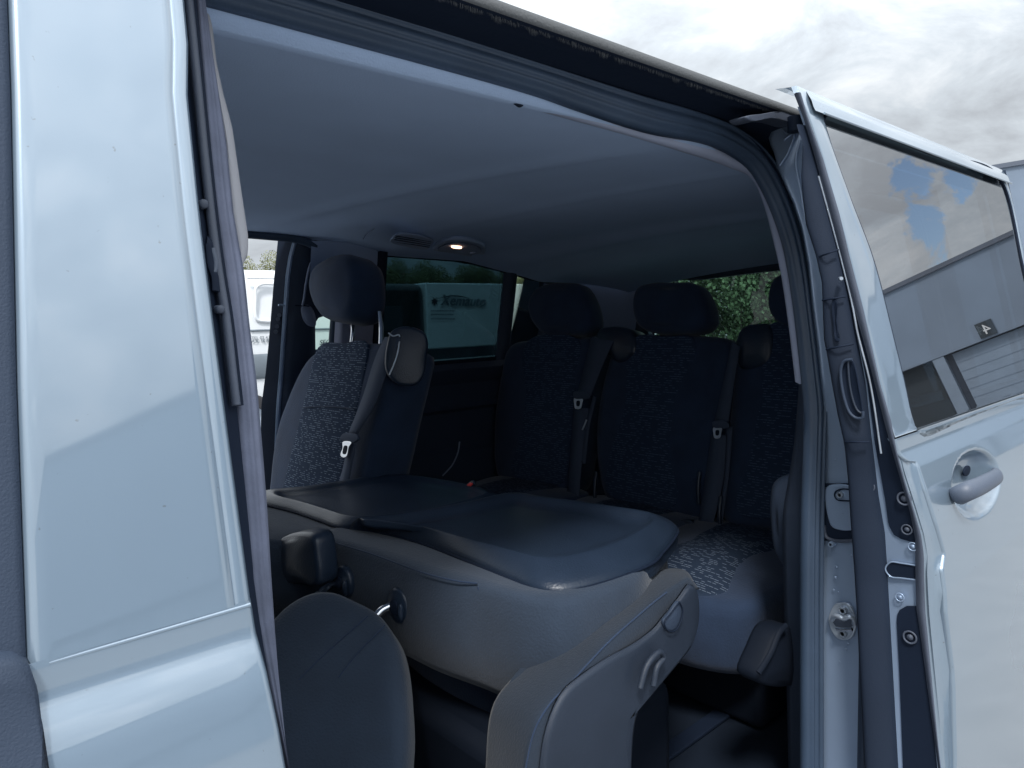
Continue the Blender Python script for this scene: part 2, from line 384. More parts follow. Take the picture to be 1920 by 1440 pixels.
# ================================================================== GROUND
def ground():
    rows = [[Vector((x, y, 0)) for x in (-150, -20, 20, 150)] for y in (-150, -20, 20, 150)]
    V, F = grid(rows); o = mesh('ground', V, F, 'asphalt', smooth=False); tag(o, kind='structure')
ground()
# ================================================================== THE SILVER VAN
van = empty('silver_van')
tag(van, 'silver blue passenger van with its side door slid open and seats folded inside', 'van')

# ---- outer body: roof, quarter panel, far side, rear, floor
def roof():
    prof = [(.10, 1.838), (.105, 1.852), (.125, 1.862), (.16, 1.872), (.22, 1.888), (.32, 1.904), (.5, 1.915), (.9, 1.925)]
    prof = prof+[(1.82-y, z) for y, z in reversed(prof[:-1])]
    rows = [[Vector((x-(.27*(abs(y-.91)/.81)**5 if x > 2.3 else 0), y, z-.03*max(0, (x-2.2)/.4)**2)) for y, z in prof] for x in (-1.1, 0, .6, 1.2, 1.8, 2.25, 2.57)]
    V, F = grid(rows); r = mesh('roof', V, F, 'paint', van)
    rows = [[Vector((x, y, z)) for y, z in ((.10, 1.838), (.12, 1.832), (.16, 1.842), (.30, 1.85))] for x in (-1.1, .5, 1.5, 2.25)]
    V, F = grid(rows); mesh('roof_gutter', V, F, 'black', r)
    rows = [[Vector((x, y, z)) for y, z in ((.1005, 1.8375), (.0985, 1.839), (.0985, 1.846), (.104, 1.8525))] for x in (-1.1, .5, 1.5, 2.2)]
    V, F = grid(rows); mesh('gutter_sealant', V, F, 'stripgrey', r)
    # brush strip along the slide channel
    V, F = [], []
    for i in range(3600):
        x = -.3+i*.00048; z = 1.838; l = (.0045+.004*noise.noise(Vector((x*60, 0, 0))))*random.uniform(.7, 1.5); w = .0006; k = len(V)
        y = .104+random.uniform(0, .004)
        V += [(x, y, z), (x+w, y, z), (x+w*.6, y+.001, z-l)]; F.append((k, k+1, k+2))
    mesh('brush_strip', V, F, 'stripgrey', r, smooth=False)
    return r
roof_o = roof()

# ---- front door (closed, left of the opening)
def front_door():
    RE = [(.4, .195), (1.2, .190), (1.33, .186), (1.48, .188), (1.6, .190), (1.69, .194), (1.73, .200), (1.84, .206)]
    WE = [(1.33, .062), (1.49, .074), (1.67, .090), (1.80, .100)]
    # lower skin
    zs = [.42+.012*i for i in range(int((1.30-.42)/.012))]+[1.30+.004*i for i in range(9)]
    rows = []
    for z in zs:
        x1 = lerpt(RE, z); row = []
        for t in [i/24 for i in range(21)]: row.append(Vector((-1.0+(x1-.02+1.0)*t/(20/24), skinY(z), z)))
        for a in (0, 22, 45, 67, 90):
            a = math.radians(a); row.append(Vector((x1-.006+.006*math.sin(a), skinY(z)+.006*(1-math.cos(a)), z)))
        row.append(Vector((x1, skinY(z)+.03, z))); rows.append(row)
    V, F = grid(rows); d = mesh('front_door', V, F, 'paint', van, label='closed front door with painted rear pillar panel')
    # painted panel behind the window
    rows = []
    zs = [BELT+.001+.02*i for i in range(26)]
    for z in zs:
        x0 = lerpt(WE, z)-.004; x1 = lerpt(RE, z); y = skinY(z); row = [Vector((x0-.004, y+.02, z)), Vector((x0-.0035, y+.008, z)), Vector((x0-.0022, y+.0028, z)), Vector((x0+.0002, y+.0006, z)), Vector((x0+.002, y+.0001, z)), Vector((x0+.009, y, z))]
        g = x1-.0135
        for t in range(1, 14): row.append(Vector((x0+.009+(g-x0-.009)*t/14, y-.0003*math.sin(math.pi*t/14), z)))
        row += [Vector((g, y, z)), Vector((g+.0006, y+.0012, z)), Vector((g+.0014, y+.0002, z)), Vector((x1-.004, y+.0006, z)), Vector((x1-.0012, y+.003, z)), Vector((x1, y+.007, z)), Vector((x1, y+.03, z))]
        rows.append(row)
    V, F = grid(rows); mesh('door_pillar_panel', V, F, 'paint', d)
    tube('belt_crease', [Vector((lerpt(WE, BELT)+.003, .0016, BELT-.0012)), Vector((.12, .0012, BELT-.0012)), Vector((.1835, .0012, BELT-.0012))], .0019, 'paint', d, n=12, seg=16)
    # window glass, frame trim
    rows = [[Vector((x, skinY(z)+.012, z)) for x in (-.9, -.4, 0, lerpt(WE, z)-.012)] for z in (1.335, 1.5, 1.65, 1.80)]
    V, F = grid(rows); mesh('window_glass', V, F, 'mirrorglass', d)
    rows = [[Vector((lerpt(WE, z)-w, skinY(z)+o, z)) for w, o in ((.052, .006), (.05, .003), (.012, .002), (.0075, .004), (.006, .02))] for z in [1.335+.03*i for i in range(17)]]
    V, F = grid(rows); mesh('window_trim', V, F, 'trimdark', d)
    P = [Vector((x, -.006, 1.337)) for x in (-.9, -.3, 0, .03)]+[Vector((.050, -.004, 1.330)), Vector((.0555, -.003, 1.318)), Vector((.056, -.002, 1.28))]
    rows = []
    for p in P:
        w = .0 if p.z > 1.33 else .0
        rows.append([p+Vector((0, .01, .012)), p+Vector((0, -.001, .011)), p+Vector((0, -.005, .004)), p+Vector((0, -.008, -.012)), p+Vector((0, -.014, -.03)), p+Vector((0, -.003, -.05))])
    rows = []
    for x, zt in ((-.9, 1.345), (-.3, 1.345), (0, 1.345), (.036, 1.345), (.048, 1.342), (.055, 1.335), (.0575, 1.322), (.0540, 1.30)):
        rows.append([Vector((x, .01, zt)), Vector((x, -.004, zt-.002)), Vector((x, -.008, zt-.006)), Vector((x, -.010, zt-.018)), Vector((x, -.014, min(zt-.02, 1.30))), Vector((x, -.022, 1.28)), Vector((x, -.036, 1.23)), Vector((x, -.02, 1.225))])
    V, F = grid(rows); mesh('belt_moulding', V, F, 'trimdark', d)
    return d
fdoor = front_door()

# ---- door opening: B post, seals, rails
body = mesh('body_side', *grid([[Vector((x, skinY(z)+.004+(.03 if z > 1.8 else 0), z)) for x in (1.215, 1.5, 2.0, 2.28)] for z in [.45, .7, .9, 1.1, 1.2, 1.25, 1.28, 1.31, 1.33]]), 'paint', van, label='body side panel around the door opening')
def body_bits():
    for x0, x1 in ((1.215, 1.30), (2.22, 2.28)):
        mesh('quarter_pillar', *grid([[Vector((x, skinY(z)+.004, z)) for x in (x0, x1)] for z in (1.33, 1.5, 1.7, 1.84)]), 'paint', body)
    mesh('quarter_glass', *grid([[Vector((x, skinY(z)+.012, z)) for x in (1.28, 2.24)] for z in (1.33, 1.84)]), 'tint', body)
    rows = []
    for z in (.45, .9, 1.1, 1.25, 1.33, 1.5, 1.7, 1.84):
        rows.append([Vector((2.28+.28*math.sin(a*math.pi/16), skinY(z)+.004+.28*(1-math.cos(a*math.pi/16)), z)) for a in range(9)])
    mesh('rear_corner', *grid(rows), 'paint', body)
    # B post: dark gap behind the door edge
    Bo = lambda q: PS(q, .040)
    L_ = [(180, 340), (400, 372), (600, 395), (720, 410), (900, 435), (1100, 450), (1260, 480)]
    R_ = [(180, 396), (300, 404), (400, 412), (500, 428), (600, 440), (720, 452), (900, 470), (1260, 512)]
    strip('door_post', L_, R_, lambda q: PS(q, .028), lambda q: PS(q, .060), 'black', body)
    # ridge inside the gap
    Rg = [(180, 372), (300, 384), (400, 395), (500, 408), (600, 424), (720, 438)]
    P = [PS((x, y), .034) for y, x in ext(Rg, -60, 760)]
    tube('gap_rib', P, .0035, 'rubber', body)
    P = [PS((x+8, y), .042) for y, x in ext(Rg, -60, 760)]
    tube('gap_rib', P, .0025, 'black', body)
    for q, r in (((380, 383), .0045), ((411, 580), .004)):
        p = PS(q, .03); tube('bolt', [p+Vector((0, .01, 0)), p+Vector((0, -.003, 0)), p+Vector((0, -.004, 0))], lambda t: r*.8*(1 if t < .9 else .7), 'rubber', body, smoothpath=False)
    # striker loop
    P = [PS(q, .032) for q in ((398, 466), (401, 478), (404, 492), (403, 506), (399, 512))]
    tube('striker_loop', P, .0022, 'handlegrey', body)
    P = [PS(q, .034) for q in ((386, 452), (392, 455), (398, 500), (405, 520), (407, 548))]
    tube('striker_bracket', P, .006, 'black', body, flat=.5)
    # flocked seal strip on the B post
    SL_ = [(180, 382), (300, 391), (400, 403), (500, 417), (600, 429), (720, 440), (800, 446), (900, 454), (1000, 462), (1100, 470), (1150, 476), (1260, 500)]
    SR_ = [(180, 411), (270, 425), (400, 438), (480, 452), (500, 457), (600, 467), (720, 482), (850, 493), (950, 501), (1100, 510), (1260, 521)]
    strip('door_seal', SL_, SR_, lambda q: PS(q, .050), lambda q: PS(q, .062), 'seal', body, bulge=.008, k=17, depth=.05,
          prof=lambda t: (1-abs(2*t-1)**3)*.8+.22*math.sin(t*19)*(1 if .15 < t < .85 else 0)*.5)
    # light interior pillar trim
    TL = [(-60, 372), (180, 405), (270, 420), (400, 432), (480, 446), (500, 450)]
    TR = [(-60, 385), (120, 404), (180, 418), (200, 424), (240, 435), (300, 444), (360, 453), (420, 462), (440, 465), (462, 465.5), (480, 463), (490, 457), (497, 451)]
    strip('pillar_trim', TL, TR, lambda q: PS(q, .09), lambda q: PS(q, .10), 'trimlight', body, bulge=.006, y0=-60, y1=497, depth=.05)
    # ---- seal round the rear of the opening and along the top
    OUT = [(-400, -150), (300, -20), (800, 70), (1000, 121), (1207, 180), (1304, 208), (1382, 239), (1429, 274), (1460, 314), (1491, 380), (1507, 430), (1519, 496), (1527, 574), (1537, 650), (1544, 715), (1549, 755), (1547, 830), (1545, 920), (1544, 1000), (1543, 1100), (1543, 1260), (1543, 1520)]
    INN = [(-600, -130), (100, -20), (600, 70), (800, 122), (1000, 180), (1085, 210), (1210, 250), (1335, 276), (1400, 316), (1420, 345), (1442, 390), (1466, 460), (1478, 520), (1486, 574), (1495, 650), (1502, 716), (1506, 755), (1506, 830), (1503, 920), (1501, 1000), (1500, 1100), (1500, 1260), (1500, 1520)]
    def path(T, off, lead):
        T = [q for q in T if q[0] >= lead]; P = [PS(q, off) for q in T]; a = P[0]
        return [Vector((x, a.y, a.z+.004)) for x in (-1.0, -.5, 0, a.x*.55)]+P
    A = cr(path(OUT, .055, 1200), 200); B = cr(path(INN, .085, 1000), 200)
    rows = []
    for a, b in zip(A, B):
        row = [a+Vector((.006, .03, 0))]
        for j in range(19):
            t = j/18; w = math.sqrt(max(0, 1-(2*t-1)**2))
            h = .006*math.exp(-((t-.08)/.05)**2)+.004*math.exp(-((t-.22)/.05)**2)+(.014*math.sqrt(max(0, 1-((t-.62)/.38)**2)) if t > .24 else 0)-.005*math.exp(-((t-.55)/.04)**2)-.004*math.exp(-((t-.8)/.03)**2)
            row.append(a.lerp(b, t)+Vector((-.35, -.9, 0)).normalized()*h)
        row.append(b+Vector((.03, .004, .01))); rows.append(row)
    V, F = grid(rows); mesh('door_seal', V, F, 'sealdark', body, label='dark rubber seal framing the top and rear of the side opening')
    # painted flange just outside that seal
    A2 = [p for p in cr(path(OUT, .050, 1200), 300) if p.x < 1.25 and p.z > 1.70]
    # slide channel above the opening
    G = [Vector((x, .112, 1.832)) for x in [-1.0+2.2*i/149 for i in range(150)]]
    rows = []
    for a in A2:
        g = Vector((a.x, .112, 1.834)); rows.append([a+Vector((0, .004, 0)), a+Vector((0, .045, .004)), Vector((a.x, .16, 1.83)), g])
    V, F = grid(rows); mesh('slide_channel', V, F, 'black', body, label='dark dusty slide rail channel above the opening')
    # rail trim under the headliner edge
    UP = [(-800, -190), (100, -60), (600, 62), (800, 120), (1000, 180), (1085, 210), (1210, 250), (1335, 276), (1400, 316), (1418, 340), (1441, 382), (1467, 460), (1478, 520), (1490, 600), (1503, 716)]
    LO = [(-1000, -160), (-100, -60), (500, 68), (700, 122), (905, 180), (1000, 206), (1179, 255), (1272, 283), (1366, 314), (1411, 337), (1432, 384), (1452, 460), (1465, 520), (1477, 600), (1491, 716)]
    A = cr(path(UP, .090, 1000), 160); B = cr(path(LO, .112, 905), 160)
    rows = [[a.lerp(b, t)+Vector((0, -.004, -.004))*math.sin(math.pi*t) for t in (0, .2, .4, .6, .8, 1)]+[b+Vector((.02, .0, .012))] for a, b in zip(A, B)]
    V, F = grid(rows); mesh('rail_trim', V, F, 'railtrim', body, label='slate rail trim edging the headliner')
    # lower C pillar trim, inside the seal
    Lc = [(700, 1500), (720, 1498), (830, 1489), (900, 1478), (960, 1468), (1000, 1467), (1150, 1470), (1260, 1474), (1520, 1480)]
    Rc = [(700, 1508), (720, 1507), (900, 1506), (1520, 1504)]
    strip('rear_pillar_trim', Lc, Rc, lambda q: PS(q, .15), lambda q: PS(q, .085), 'trimdark', body, bulge=.004, y0=700, y1=1520, depth=.03, dd=(1, 0, 0))
    p0 = PS((1470, 985), .17)
    cushion('hook_cover', [PX(q, p0.x) for q in ((1500, 898), (1470, 900), (1452, 915), (1446, 950), (1448, 1000), (1455, 1040), (1475, 1068), (1500, 1070))], (-1, -.6, 0), .05, .012, 'trimdark', body, r=.015)
    # painted jamb
    JL = [(215, 1490), (240, 1450), (262, 1440), (285, 1452), (314, 1458), (380, 1489), (430, 1505), (496, 1517), (574, 1525), (650, 1535), (715, 1541), (755, 1545), (830, 1544), (920, 1540), (1100, 1538), (1520, 1538)]
    JR = [(215, 1530), (300, 1528), (420, 1532), (480, 1550), (560, 1565), (650, 1580), (720, 1590), (780, 1600), (850, 1615), (980, 1630), (1160, 1640), (1520, 1650)]
    jx = lambda q: PX(q, 1.2)
    j = strip('door_jamb', JL, JR, jx, jx, 'paint_in', body, bulge=.004, bd=(-1, 0, 0), y0=215, y1=1520, n=120, k=13, depth=.05, dd=(.6, .3, 0), label='bare painted jamb of the rear door opening')
    def JP(q, dx=0): return PX(q, 1.195-dx)
    # fold creases at the jamb top
    for P in (((1470, 262), (1488, 250), (1478, 285), (1462, 310)), ((1466, 242), (1476, 250), (1492, 246), (1500, 236)), ((1500, 262), (1492, 300), (1500, 350), (1512, 420))):
        tube('jamb_crease', [JP(q, .002) for q in P], .0022, 'paint_in', j)
    mesh('jamb_shadow_gap', *grid([[JP((1543, 906), .006), JP((1600, 906), .006)], [JP((1543, 913), .006), JP((1600, 913), .006)]]), 'black', j)
    cushion('jamb_plate', [JP(q, .008) for q in ((1549, 913), (1600, 915), (1602, 992), (1562, 991), (1555, 982))], (-1, 0, 0), .006, 0, 'paint_in', j, r=.003, n=48)
    mesh('jamb_recess', *grid([[JP((1543, 940), .0045), JP((1612, 940), .0045)], [JP((1543, 1014), .0045), JP((1614, 1014), .0045)]]), 'black', j)
    tube('recess_lip', [JP(q, .006) for q in ((1545, 985), (1549, 1006), (1562, 1013), (1600, 1014))], .003, 'rubber', j)
    def bolt(q, r, m='steel', base=None, off=.012):
        p = JP(q, off)
        tube('bolt', [p+Vector((.01, 0, 0)), p+Vector((-.0002, 0, 0)), p+Vector((-.002, 0, 0)), p+Vector((-.002, 0, 0)), p+Vector((.0015, 0, 0))], lambda t: r*[1.0, 1.0, .85, .45, .4][min(4, int(t*4+.5))], m, j, smoothpath=False, seg=20)
    # slot round the upper bolt
    tube('slot_rim', [JP(q, .0105) for q in ((1600, 919), (1580, 917), (1567, 922), (1565, 930), (1570, 937), (1585, 939), (1602, 939))], .0012, 'black', j)
    bolt((1575, 928), .0055)
    bolt((1558, 1021), .005, 'paint_in')
    # striker plate
    PL_ = [JP(q, .009) for q in ((1566, 1133), (1590, 1132), (1601, 1150), (1606, 1165), (1604, 1180), (1594, 1198), (1572, 1199), (1558, 1182), (1553, 1160), (1557, 1146))]
    s = cushion('striker_plate', PL_, (-1, 0, 0), .006, .0, 'steel', j, r=.002, n=60)
    bolt((1580, 1145), .0072, off=.015); bolt((1580, 1188), .0068, off=.015)
    tube('striker_hook', [JP(q, o) for q, o in (((1560, 1162), .014), ((1566, 1155), .022), ((1573, 1156), .026), ((1582, 1160), .026), ((1592, 1156), .026), ((1600, 1160), .022), ((1602, 1170), .016))], .004, 'steel', j)
    tube('striker_bar', [JP(q, .026) for q in ((1568, 1178), (1578, 1180), (1598, 1180))], .0032, 'chrome', j)
    cushion('striker_pocket', [JP(q, .0125) for q in ((1560, 1160), (1575, 1158), (1592, 1160), (1601, 1168), (1592, 1178), (1568, 1176))], (-1, 0, 0), .002, 0, 'handlegrey', j, r=.001, n=32)
    # water drops
    for q, s_ in (((1568, 1063), 7), ((1566, 1083), 8), ((1563, 1106), 6), ((1572, 1110), 4), ((1596, 1042), 5), ((1590, 1207), 5), ((1586, 1217), 6), ((1566, 862), 4), ((1580, 964), 4), ((1574, 1240), 4)):
        V, F = [], []; p = JP(q, .0095 if 915 < q[1] < 990 else .004); rad = s_*.00035
        for a in range(5):
            for b in range(10):
                ph = a/4*math.pi/2; th = b/10*2*math.pi
                V.append(p+Vector((-rad*.5*math.sin(ph), rad*math.cos(ph)*math.cos(th), rad*math.cos(ph)*math.sin(th)*1.2)))
        for a in range(4):
            for b in range(10): F.append((a*10+b, a*10+(b+1) % 10, (a+1)*10+(b+1) % 10, (a+1)*10+b))
        mesh('water_drop', V, F, 'paint_in', j)
    # lower sill and step, below
    rows = [[Vector((x, y, z)) for y, z in ((-.055, .62), (-.05, .66), (-.02, .675), (.05, .68), (.09, .675), (.10, .62), (.24, .60), (.26, .56), (.3, .555))] for x in (.19, .6, 1.2)]
    V, F = grid(rows); mesh('sill', V, F, 'rubber', body, angle=40)
    rows = [[Vector((x, y, z)) for y, z in ((-.045, .30), (-.06, .45), (-.055, .62))] for x in (-1.0, .6, 2.28)]
    V, F = grid(rows); mesh('side_skirt', V, F, 'paint', body)
body_bits()

# ---- sliding door, slid back
def sliding_door():
    O = -.09
    LE = [(.4, 1.14), (.9, 1.135), (1.1, 1.13), (1.2, 1.118), (1.27, 1.105), (1.33, 1.088), (1.44, 1.080), (1.6, 1.069), (1.735, 1.050), (1.83, 1.022)]
    LEe = LE
    edge = [PS(q, O, True) for q in ((1714, 862), (1736, 920), (1755, 980), (1772, 1040), (1768, 1070), (1775, 1150), (1788, 1260))]
    low = sorted((p.z, p.x) for p in edge)
    LE = [(.4, low[0][1]+.01)]+[(z, x) for z, x in low]+[(1.283, 1.135), (1.305, 1.098), (1.33, 1.088), (1.44, 1.080), (1.6, 1.069), (1.735, 1.050), (1.83, 1.022)]
    XR = 2.06
    hc = PS((1829, 908), O, True)
    # recess behind the handle
    e1 = PS((1787, 915), O, True); e2 = PS((1875, 900), O, True); ax = (e2.x-e1.x)/2*1.08; cx = (e1.x+e2.x)/2
    t1 = PS((1832, 842), O, True); t2 = PS((1828, 975), O, True); az_ = (t1.z-t2.z)/2*1.05; cz = (t1.z+t2.z)/2
    zs = [.42+.02*i for i in range(22)]; zs = [z for z in zs if z < .95]+[.95+.0035*i for i in range(int((1.334-.95)/.0035)+1)]
    bx0, bx1 = cx-ax-.012, cx+ax+.012; rows = []
    for z in zs:
        x0 = lerpt(LE, z); row = [Vector((x0+.002, skinY(z)+O+.012, z)), Vector((x0, skinY(z)+O+.004, z)), Vector((x0+.0015, skinY(z)+O+.001, z))]
        xs = [x0+.004+(bx0-x0-.004)*i/30 for i in range(30)]+[bx0+(bx1-bx0)*i/90 for i in range(90)]+[bx1+(XR-bx1)*i/40 for i in range(41)]
        for x in xs:
            y = skinY(z)+O
            d = ((x-cx)/ax)**2+((z-cz)/az_)**2
            if d < 1: k_ = 1-d; y += .027*(1-(1-k_)**2.2)*min(1, k_/.12)**.8
            row.append(Vector((x, y, z)))
        rows.append(row)
    V, F = grid(rows)
    d = mesh('sliding_door', V, F, 'paint', van, label='side door slid back on its rail')
    # upper frame round the window
    def P(x, z, o=0): return Vector((x, skinY(z)+O+o+.006*max(0, (z-1.79)/.05)**2, z))
    win = [PS(q, O, True) for q in ((1546, 214), (1550, 211), (1560, 211), (1620, 235), (1750, 287), (1874, 342))]
    winL = [PS(q, O, True) for q in ((1548, 228), (1560, 268), (1600, 380), (1640, 485), (1680, 640), (1700, 722), (1710, 772), (1717, 800))]
    winB = [PS(q, O, True) for q in ((1722, 812), (1730, 820), (1740, 820), (1800, 792), (1920, 745))]
    xr = XR-.03
    zt = win[-1].z; zb = winB[-1].z
    inner = winL+winB[:4]+[Vector((1.7, 0, zb)), Vector((xr, 0, zb)), Vector((xr+.004, 0, 1.45)), Vector((xr+.004, 0, 1.6)), Vector((xr, 0, zt))]+list(reversed(win[2:5]))+[win[1], win[0]]
    IN = cr([(p.x, 0, p.z) for p in inner], 160, closed=True)
    cxx = sum(p.x for p in IN)/160; czz = sum(p.z for p in IN)/160
    ztop = 1.842
    def outp(p):
        # push outwards to the rectangular door outline
        dx, dz = p.x-cxx, p.z-czz; best = None
        t = 1e9
        if dz > 0: t = min(t, (ztop-czz)/dz)
        if dz < 0: t = min(t, (1.334-czz)/dz)
        if dx > 0: t = min(t, (XR-cxx)/dx)
        if dx < 0:
            lo, hi = 1, 4
            for _ in range(30):
                m = (lo+hi)/2; q = (cxx+dx*m, czz+dz*m)
                if q[0] < lerpt(LE, q[1]): hi = m
                else: lo = m
            t = min(t, lo)
        return Vector((cxx+dx*t, 0, czz+dz*t))
    rows = []
    for f, o in ((1, .008), (1, .0005), (.96, 0), (.7, 0), (.4, 0), (.08, 0), (0, .0015), (0, .009)):
        row = []
        for p in IN:
            q = outp(p); m_ = Vector((p.x, 0, p.z)).lerp(q, f); row.append(P(m_.x, m_.z, o if not (f == 1 and m_.z < 1.36) else -.0006))
        rows.append(row)
    V, F = grid(rows, cu=True); mesh('window_frame', V, F, 'paint', d)
    # glass with its rubber edge
    rows = []
    c = Vector((cxx, 0, czz))
    for f in (1.004, .95, .9, .8, .7, .6, .5, .4, .3, .2, .1, .03):
        rows.append([(lambda m_: Vector((m_.x, skinY(m_.z)+O+.005, m_.z)))(c.lerp(Vector((p.x, 0, p.z)), f)) for p in IN])
    V, F = grid(rows, cu=True); F.append(tuple(len(V)-160+k for k in range(160)))
    mesh('window_pane', V, F, 'mirrorglass', d, smooth=False, label='dark door glass mirroring clouds and the grey warehouse')
    tube('window_rubber', [Vector((p.x, skinY(p.z)+O+.004, p.z)) for p in IN[::2]]+[Vector((IN[0].x, skinY(IN[0].z)+O+.004, IN[0].z))], .0028, 'black', d, n=200, seg=8)
    # top rail over the window, rear edge
    rows = [[Vector((x+(.05*(a-.02)/.06 if x < 1.05 and a > .02 else 0), .0+a, z)) for a, z in ((-.002+.012, 1.806), (.013, 1.812), (.016, 1.822), (.03, 1.842), (.05, 1.852), (.08, 1.856))] for x in (1.045, 1.06, 1.4, XR)]
    V, F = grid(rows); mesh('door_top_rail', V, F, 'paint', d)
    tube('drip_line', [Vector((x, .0085, 1.806)) for x in (1.07, 1.4, XR)], .0018, 'paint', d)
    rows = [[Vector((XR, skinY(z)+O, z)), Vector((XR+.002, skinY(z)+O+.004, z)), Vector((XR+.002, skinY(z)+O+.05, z))] for z in (.5, .9, 1.1, 1.25, 1.33, 1.5, 1.7, 1.84)]
    V, F = grid(rows); mesh('rear_edge', V, F, 'trimdark', d)
    # handle
    a = PS((1790, 926), O, True); b = PS((1872, 893), O, True)
    hb = lambda q, o: PS(q, O-o, True)
    tube('door_handle', [hb((1796, 930), -.002), hb((1799, 928), .014), hb((1814, 921), .025), hb((1835, 912), .030), hb((1856, 901), .028), hb((1868, 893), .018), hb((1869, 887), -.004)],
         lambda t: .0135*(1.12-.30*t)*(.85 if t < .06 or t > .97 else 1), 'handlegrey', d, n=40, seg=20, flat=.7, label='grey pull handle')
    gp = PS((1838, 886), O, True)
    cushion('pivot_gap', [gp+Vector((.018*math.cos(t*math.pi/5), .019, .009*math.sin(t*math.pi/5))) for t in range(10)], (0, -1, 0), .003, .001, 'black', d, r=.001, n=32)
    # leading end, from cabin side to outer skin
    def Eo(dx):
        def f(q):
            p = None; x = 1.1
            for _ in range(6):
                p = PX(q, x); x = lerpt(LEe, p.z)+dx
            return p
        return f
    # trim card
    CL = [(150, 1490), (240, 1496), (270, 1508), (290, 1506), (330, 1502), (380, 1506), (420, 1511), (480, 1530), (530, 1541), (560, 1542), (640, 1545), (655, 1549), (720, 1560), (780, 1571), (828, 1582), (850, 1585), (900, 1590), (980, 1595), (1060, 1601), (1160, 1607), (1260, 1612)]
    SLf = [(150, 1478), (220, 1502), (311, 1530), (472, 1572), (560, 1590), (720, 1619), (820, 1630), (930, 1643), (1000, 1655), (1080, 1660), (1260, 1670)]
    c_ = strip('trim_card', ext(CL, 150, 1520), ext([(y, x+4) for y, x in SLf], 150, 1520), Eo(-.012), Eo(.004), 'cardtrim', d, bulge=.010, bd=(-1, 0, 0), y0=235, y1=1520, n=110, k=11, depth=.04, dd=(1, .2, 0))
    for z0, q0, q1 in ((0, (1536, 481), (1572, 468)), (0, (1549, 655), (1600, 645)), (0, (1585, 829), (1630, 829)), (0, (1542, 563), (1585, 556))):
        tube('card_seam', [Eo(-.017)(q0), Eo(-.022)(((q0[0]+q1[0])/2, (q0[1]+q1[1])/2)), Eo(-.012)(q1)], .0014, 'black', c_)
    # grab recess, oblong pocket
    rec = [(1577, 682), (1583, 677), (1597, 674), (1604, 690), (1612, 730), (1617, 765), (1617, 782), (1608, 785), (1594, 776), (1584, 750), (1577, 710)]
    cushion('grab_recess', [Eo(-.019)(q) for q in rec], (-1, -.15, 0), .004, -.003, 'black', c_, r=.002, n=50)
    tube('grab_rim', [Eo(-.023)(q) for q in ((1598, 674), (1583, 677), (1577, 690), (1577, 712), (1584, 750), (1594, 775), (1606, 784), (1617, 783), (1618, 772))], .0022, 'trimdark', c_)
    tube('grab_lip', [Eo(-.021)(q) for q in ((1590, 676), (1592, 710), (1598, 745), (1608, 770), (1617, 776))], .0016, 'grained', c_)
    rec = [(1561, 560), (1567, 560), (1569, 600), (1571, 630), (1574, 640), (1567, 641), (1563, 620)]
    cushion('slot_recess', [Eo(-.021)(q) for q in rec], (-1, -.15, 0), .004, -.003, 'black', c_, r=.002, n=40)
    p = Eo(-.02)((1574, 523)); tube('card_pin', [p+Vector((.004, 0, 0)), p+Vector((-.006, -.004, 0)), p+Vector((-.012, -.008, 0))], lambda t: .0035*(1-.3*t), 'steel', c_)
    # metal end, dark cavity, rubber, outer flange
    RB0 = [(150, 1480), (180, 1490), (220, 1506), (300, 1529), (400, 1556), (480, 1576), (580, 1602), (650, 1622), (720, 1640), (800, 1660), (860, 1677), (910, 1691), (960, 1706), (1010, 1716), (1060, 1716), (1140, 1718), (1200, 1727), (1260, 1735)]
    RB1 = [(150, 1494), (180, 1503), (220, 1514), (300, 1544), (400, 1574), (480, 1593), (580, 1619), (680, 1641), (720, 1650), (790, 1671), (840, 1679), (890, 1692), (950, 1711), (1000, 1726), (1040, 1732), (1080, 1732), (1150, 1735), (1260, 1745)]
    OE = [(150, 1498), (180, 1505), (220, 1516), (300, 1546), (400, 1576), (480, 1595), (580, 1621), (680, 1643), (720, 1652), (790, 1673), (845, 1681), (860, 1714), (920, 1736), (980, 1755), (1040, 1772), (1070, 1767), (1150, 1775), (1260, 1788)]
    m_ = strip('door_end', ext(SLf, 150, 1520), ext([(y, x+6) for y, x in RB0], 150, 1520), Eo(.006), Eo(.004), 'paint_in', d, y0=200, y1=1520, n=100, bulge=.0)
    dk0 = [(340, 1541), (472, 1578), (560, 1596), (575, 1597), (720, 1626), (830, 1640), (890, 1651), (940, 1660), (985, 1666), (1003, 1676), (1012, 1692), (1018, 1716)]
    strip('end_cavity', dk0, [(y, min(x+8, 1722)) for y, x in RB0], Eo(.003), Eo(.001), 'black', m_, y0=340, y1=1018, n=90)
    strip('end_cavity', [(1136, 1700), (1140, 1690), (1148, 1683), (1165, 1681), (1260, 1686), (1520, 1696)], [(1136, 1724), (1260, 1740), (1520, 1765)], Eo(.003), Eo(.001), 'black', m_, y0=1136, y1=1520, n=50)
    slot = [(1668, 1055), (1690, 1057), (1722, 1062), (1722, 1087), (1690, 1083), (1670, 1080), (1661, 1068)]
    cushion('latch_slot', [Eo(.002)(q) for q in slot], (-1, 0, 0), .002, 0, 'black', m_, r=.001, n=40)
    tube('slot_rim', [Eo(.001)(q) for q in ((1722, 1061), (1690, 1056), (1670, 1054), (1660, 1067), (1670, 1081), (1690, 1084), (1722, 1088))], .0012, 'paint_in', m_)
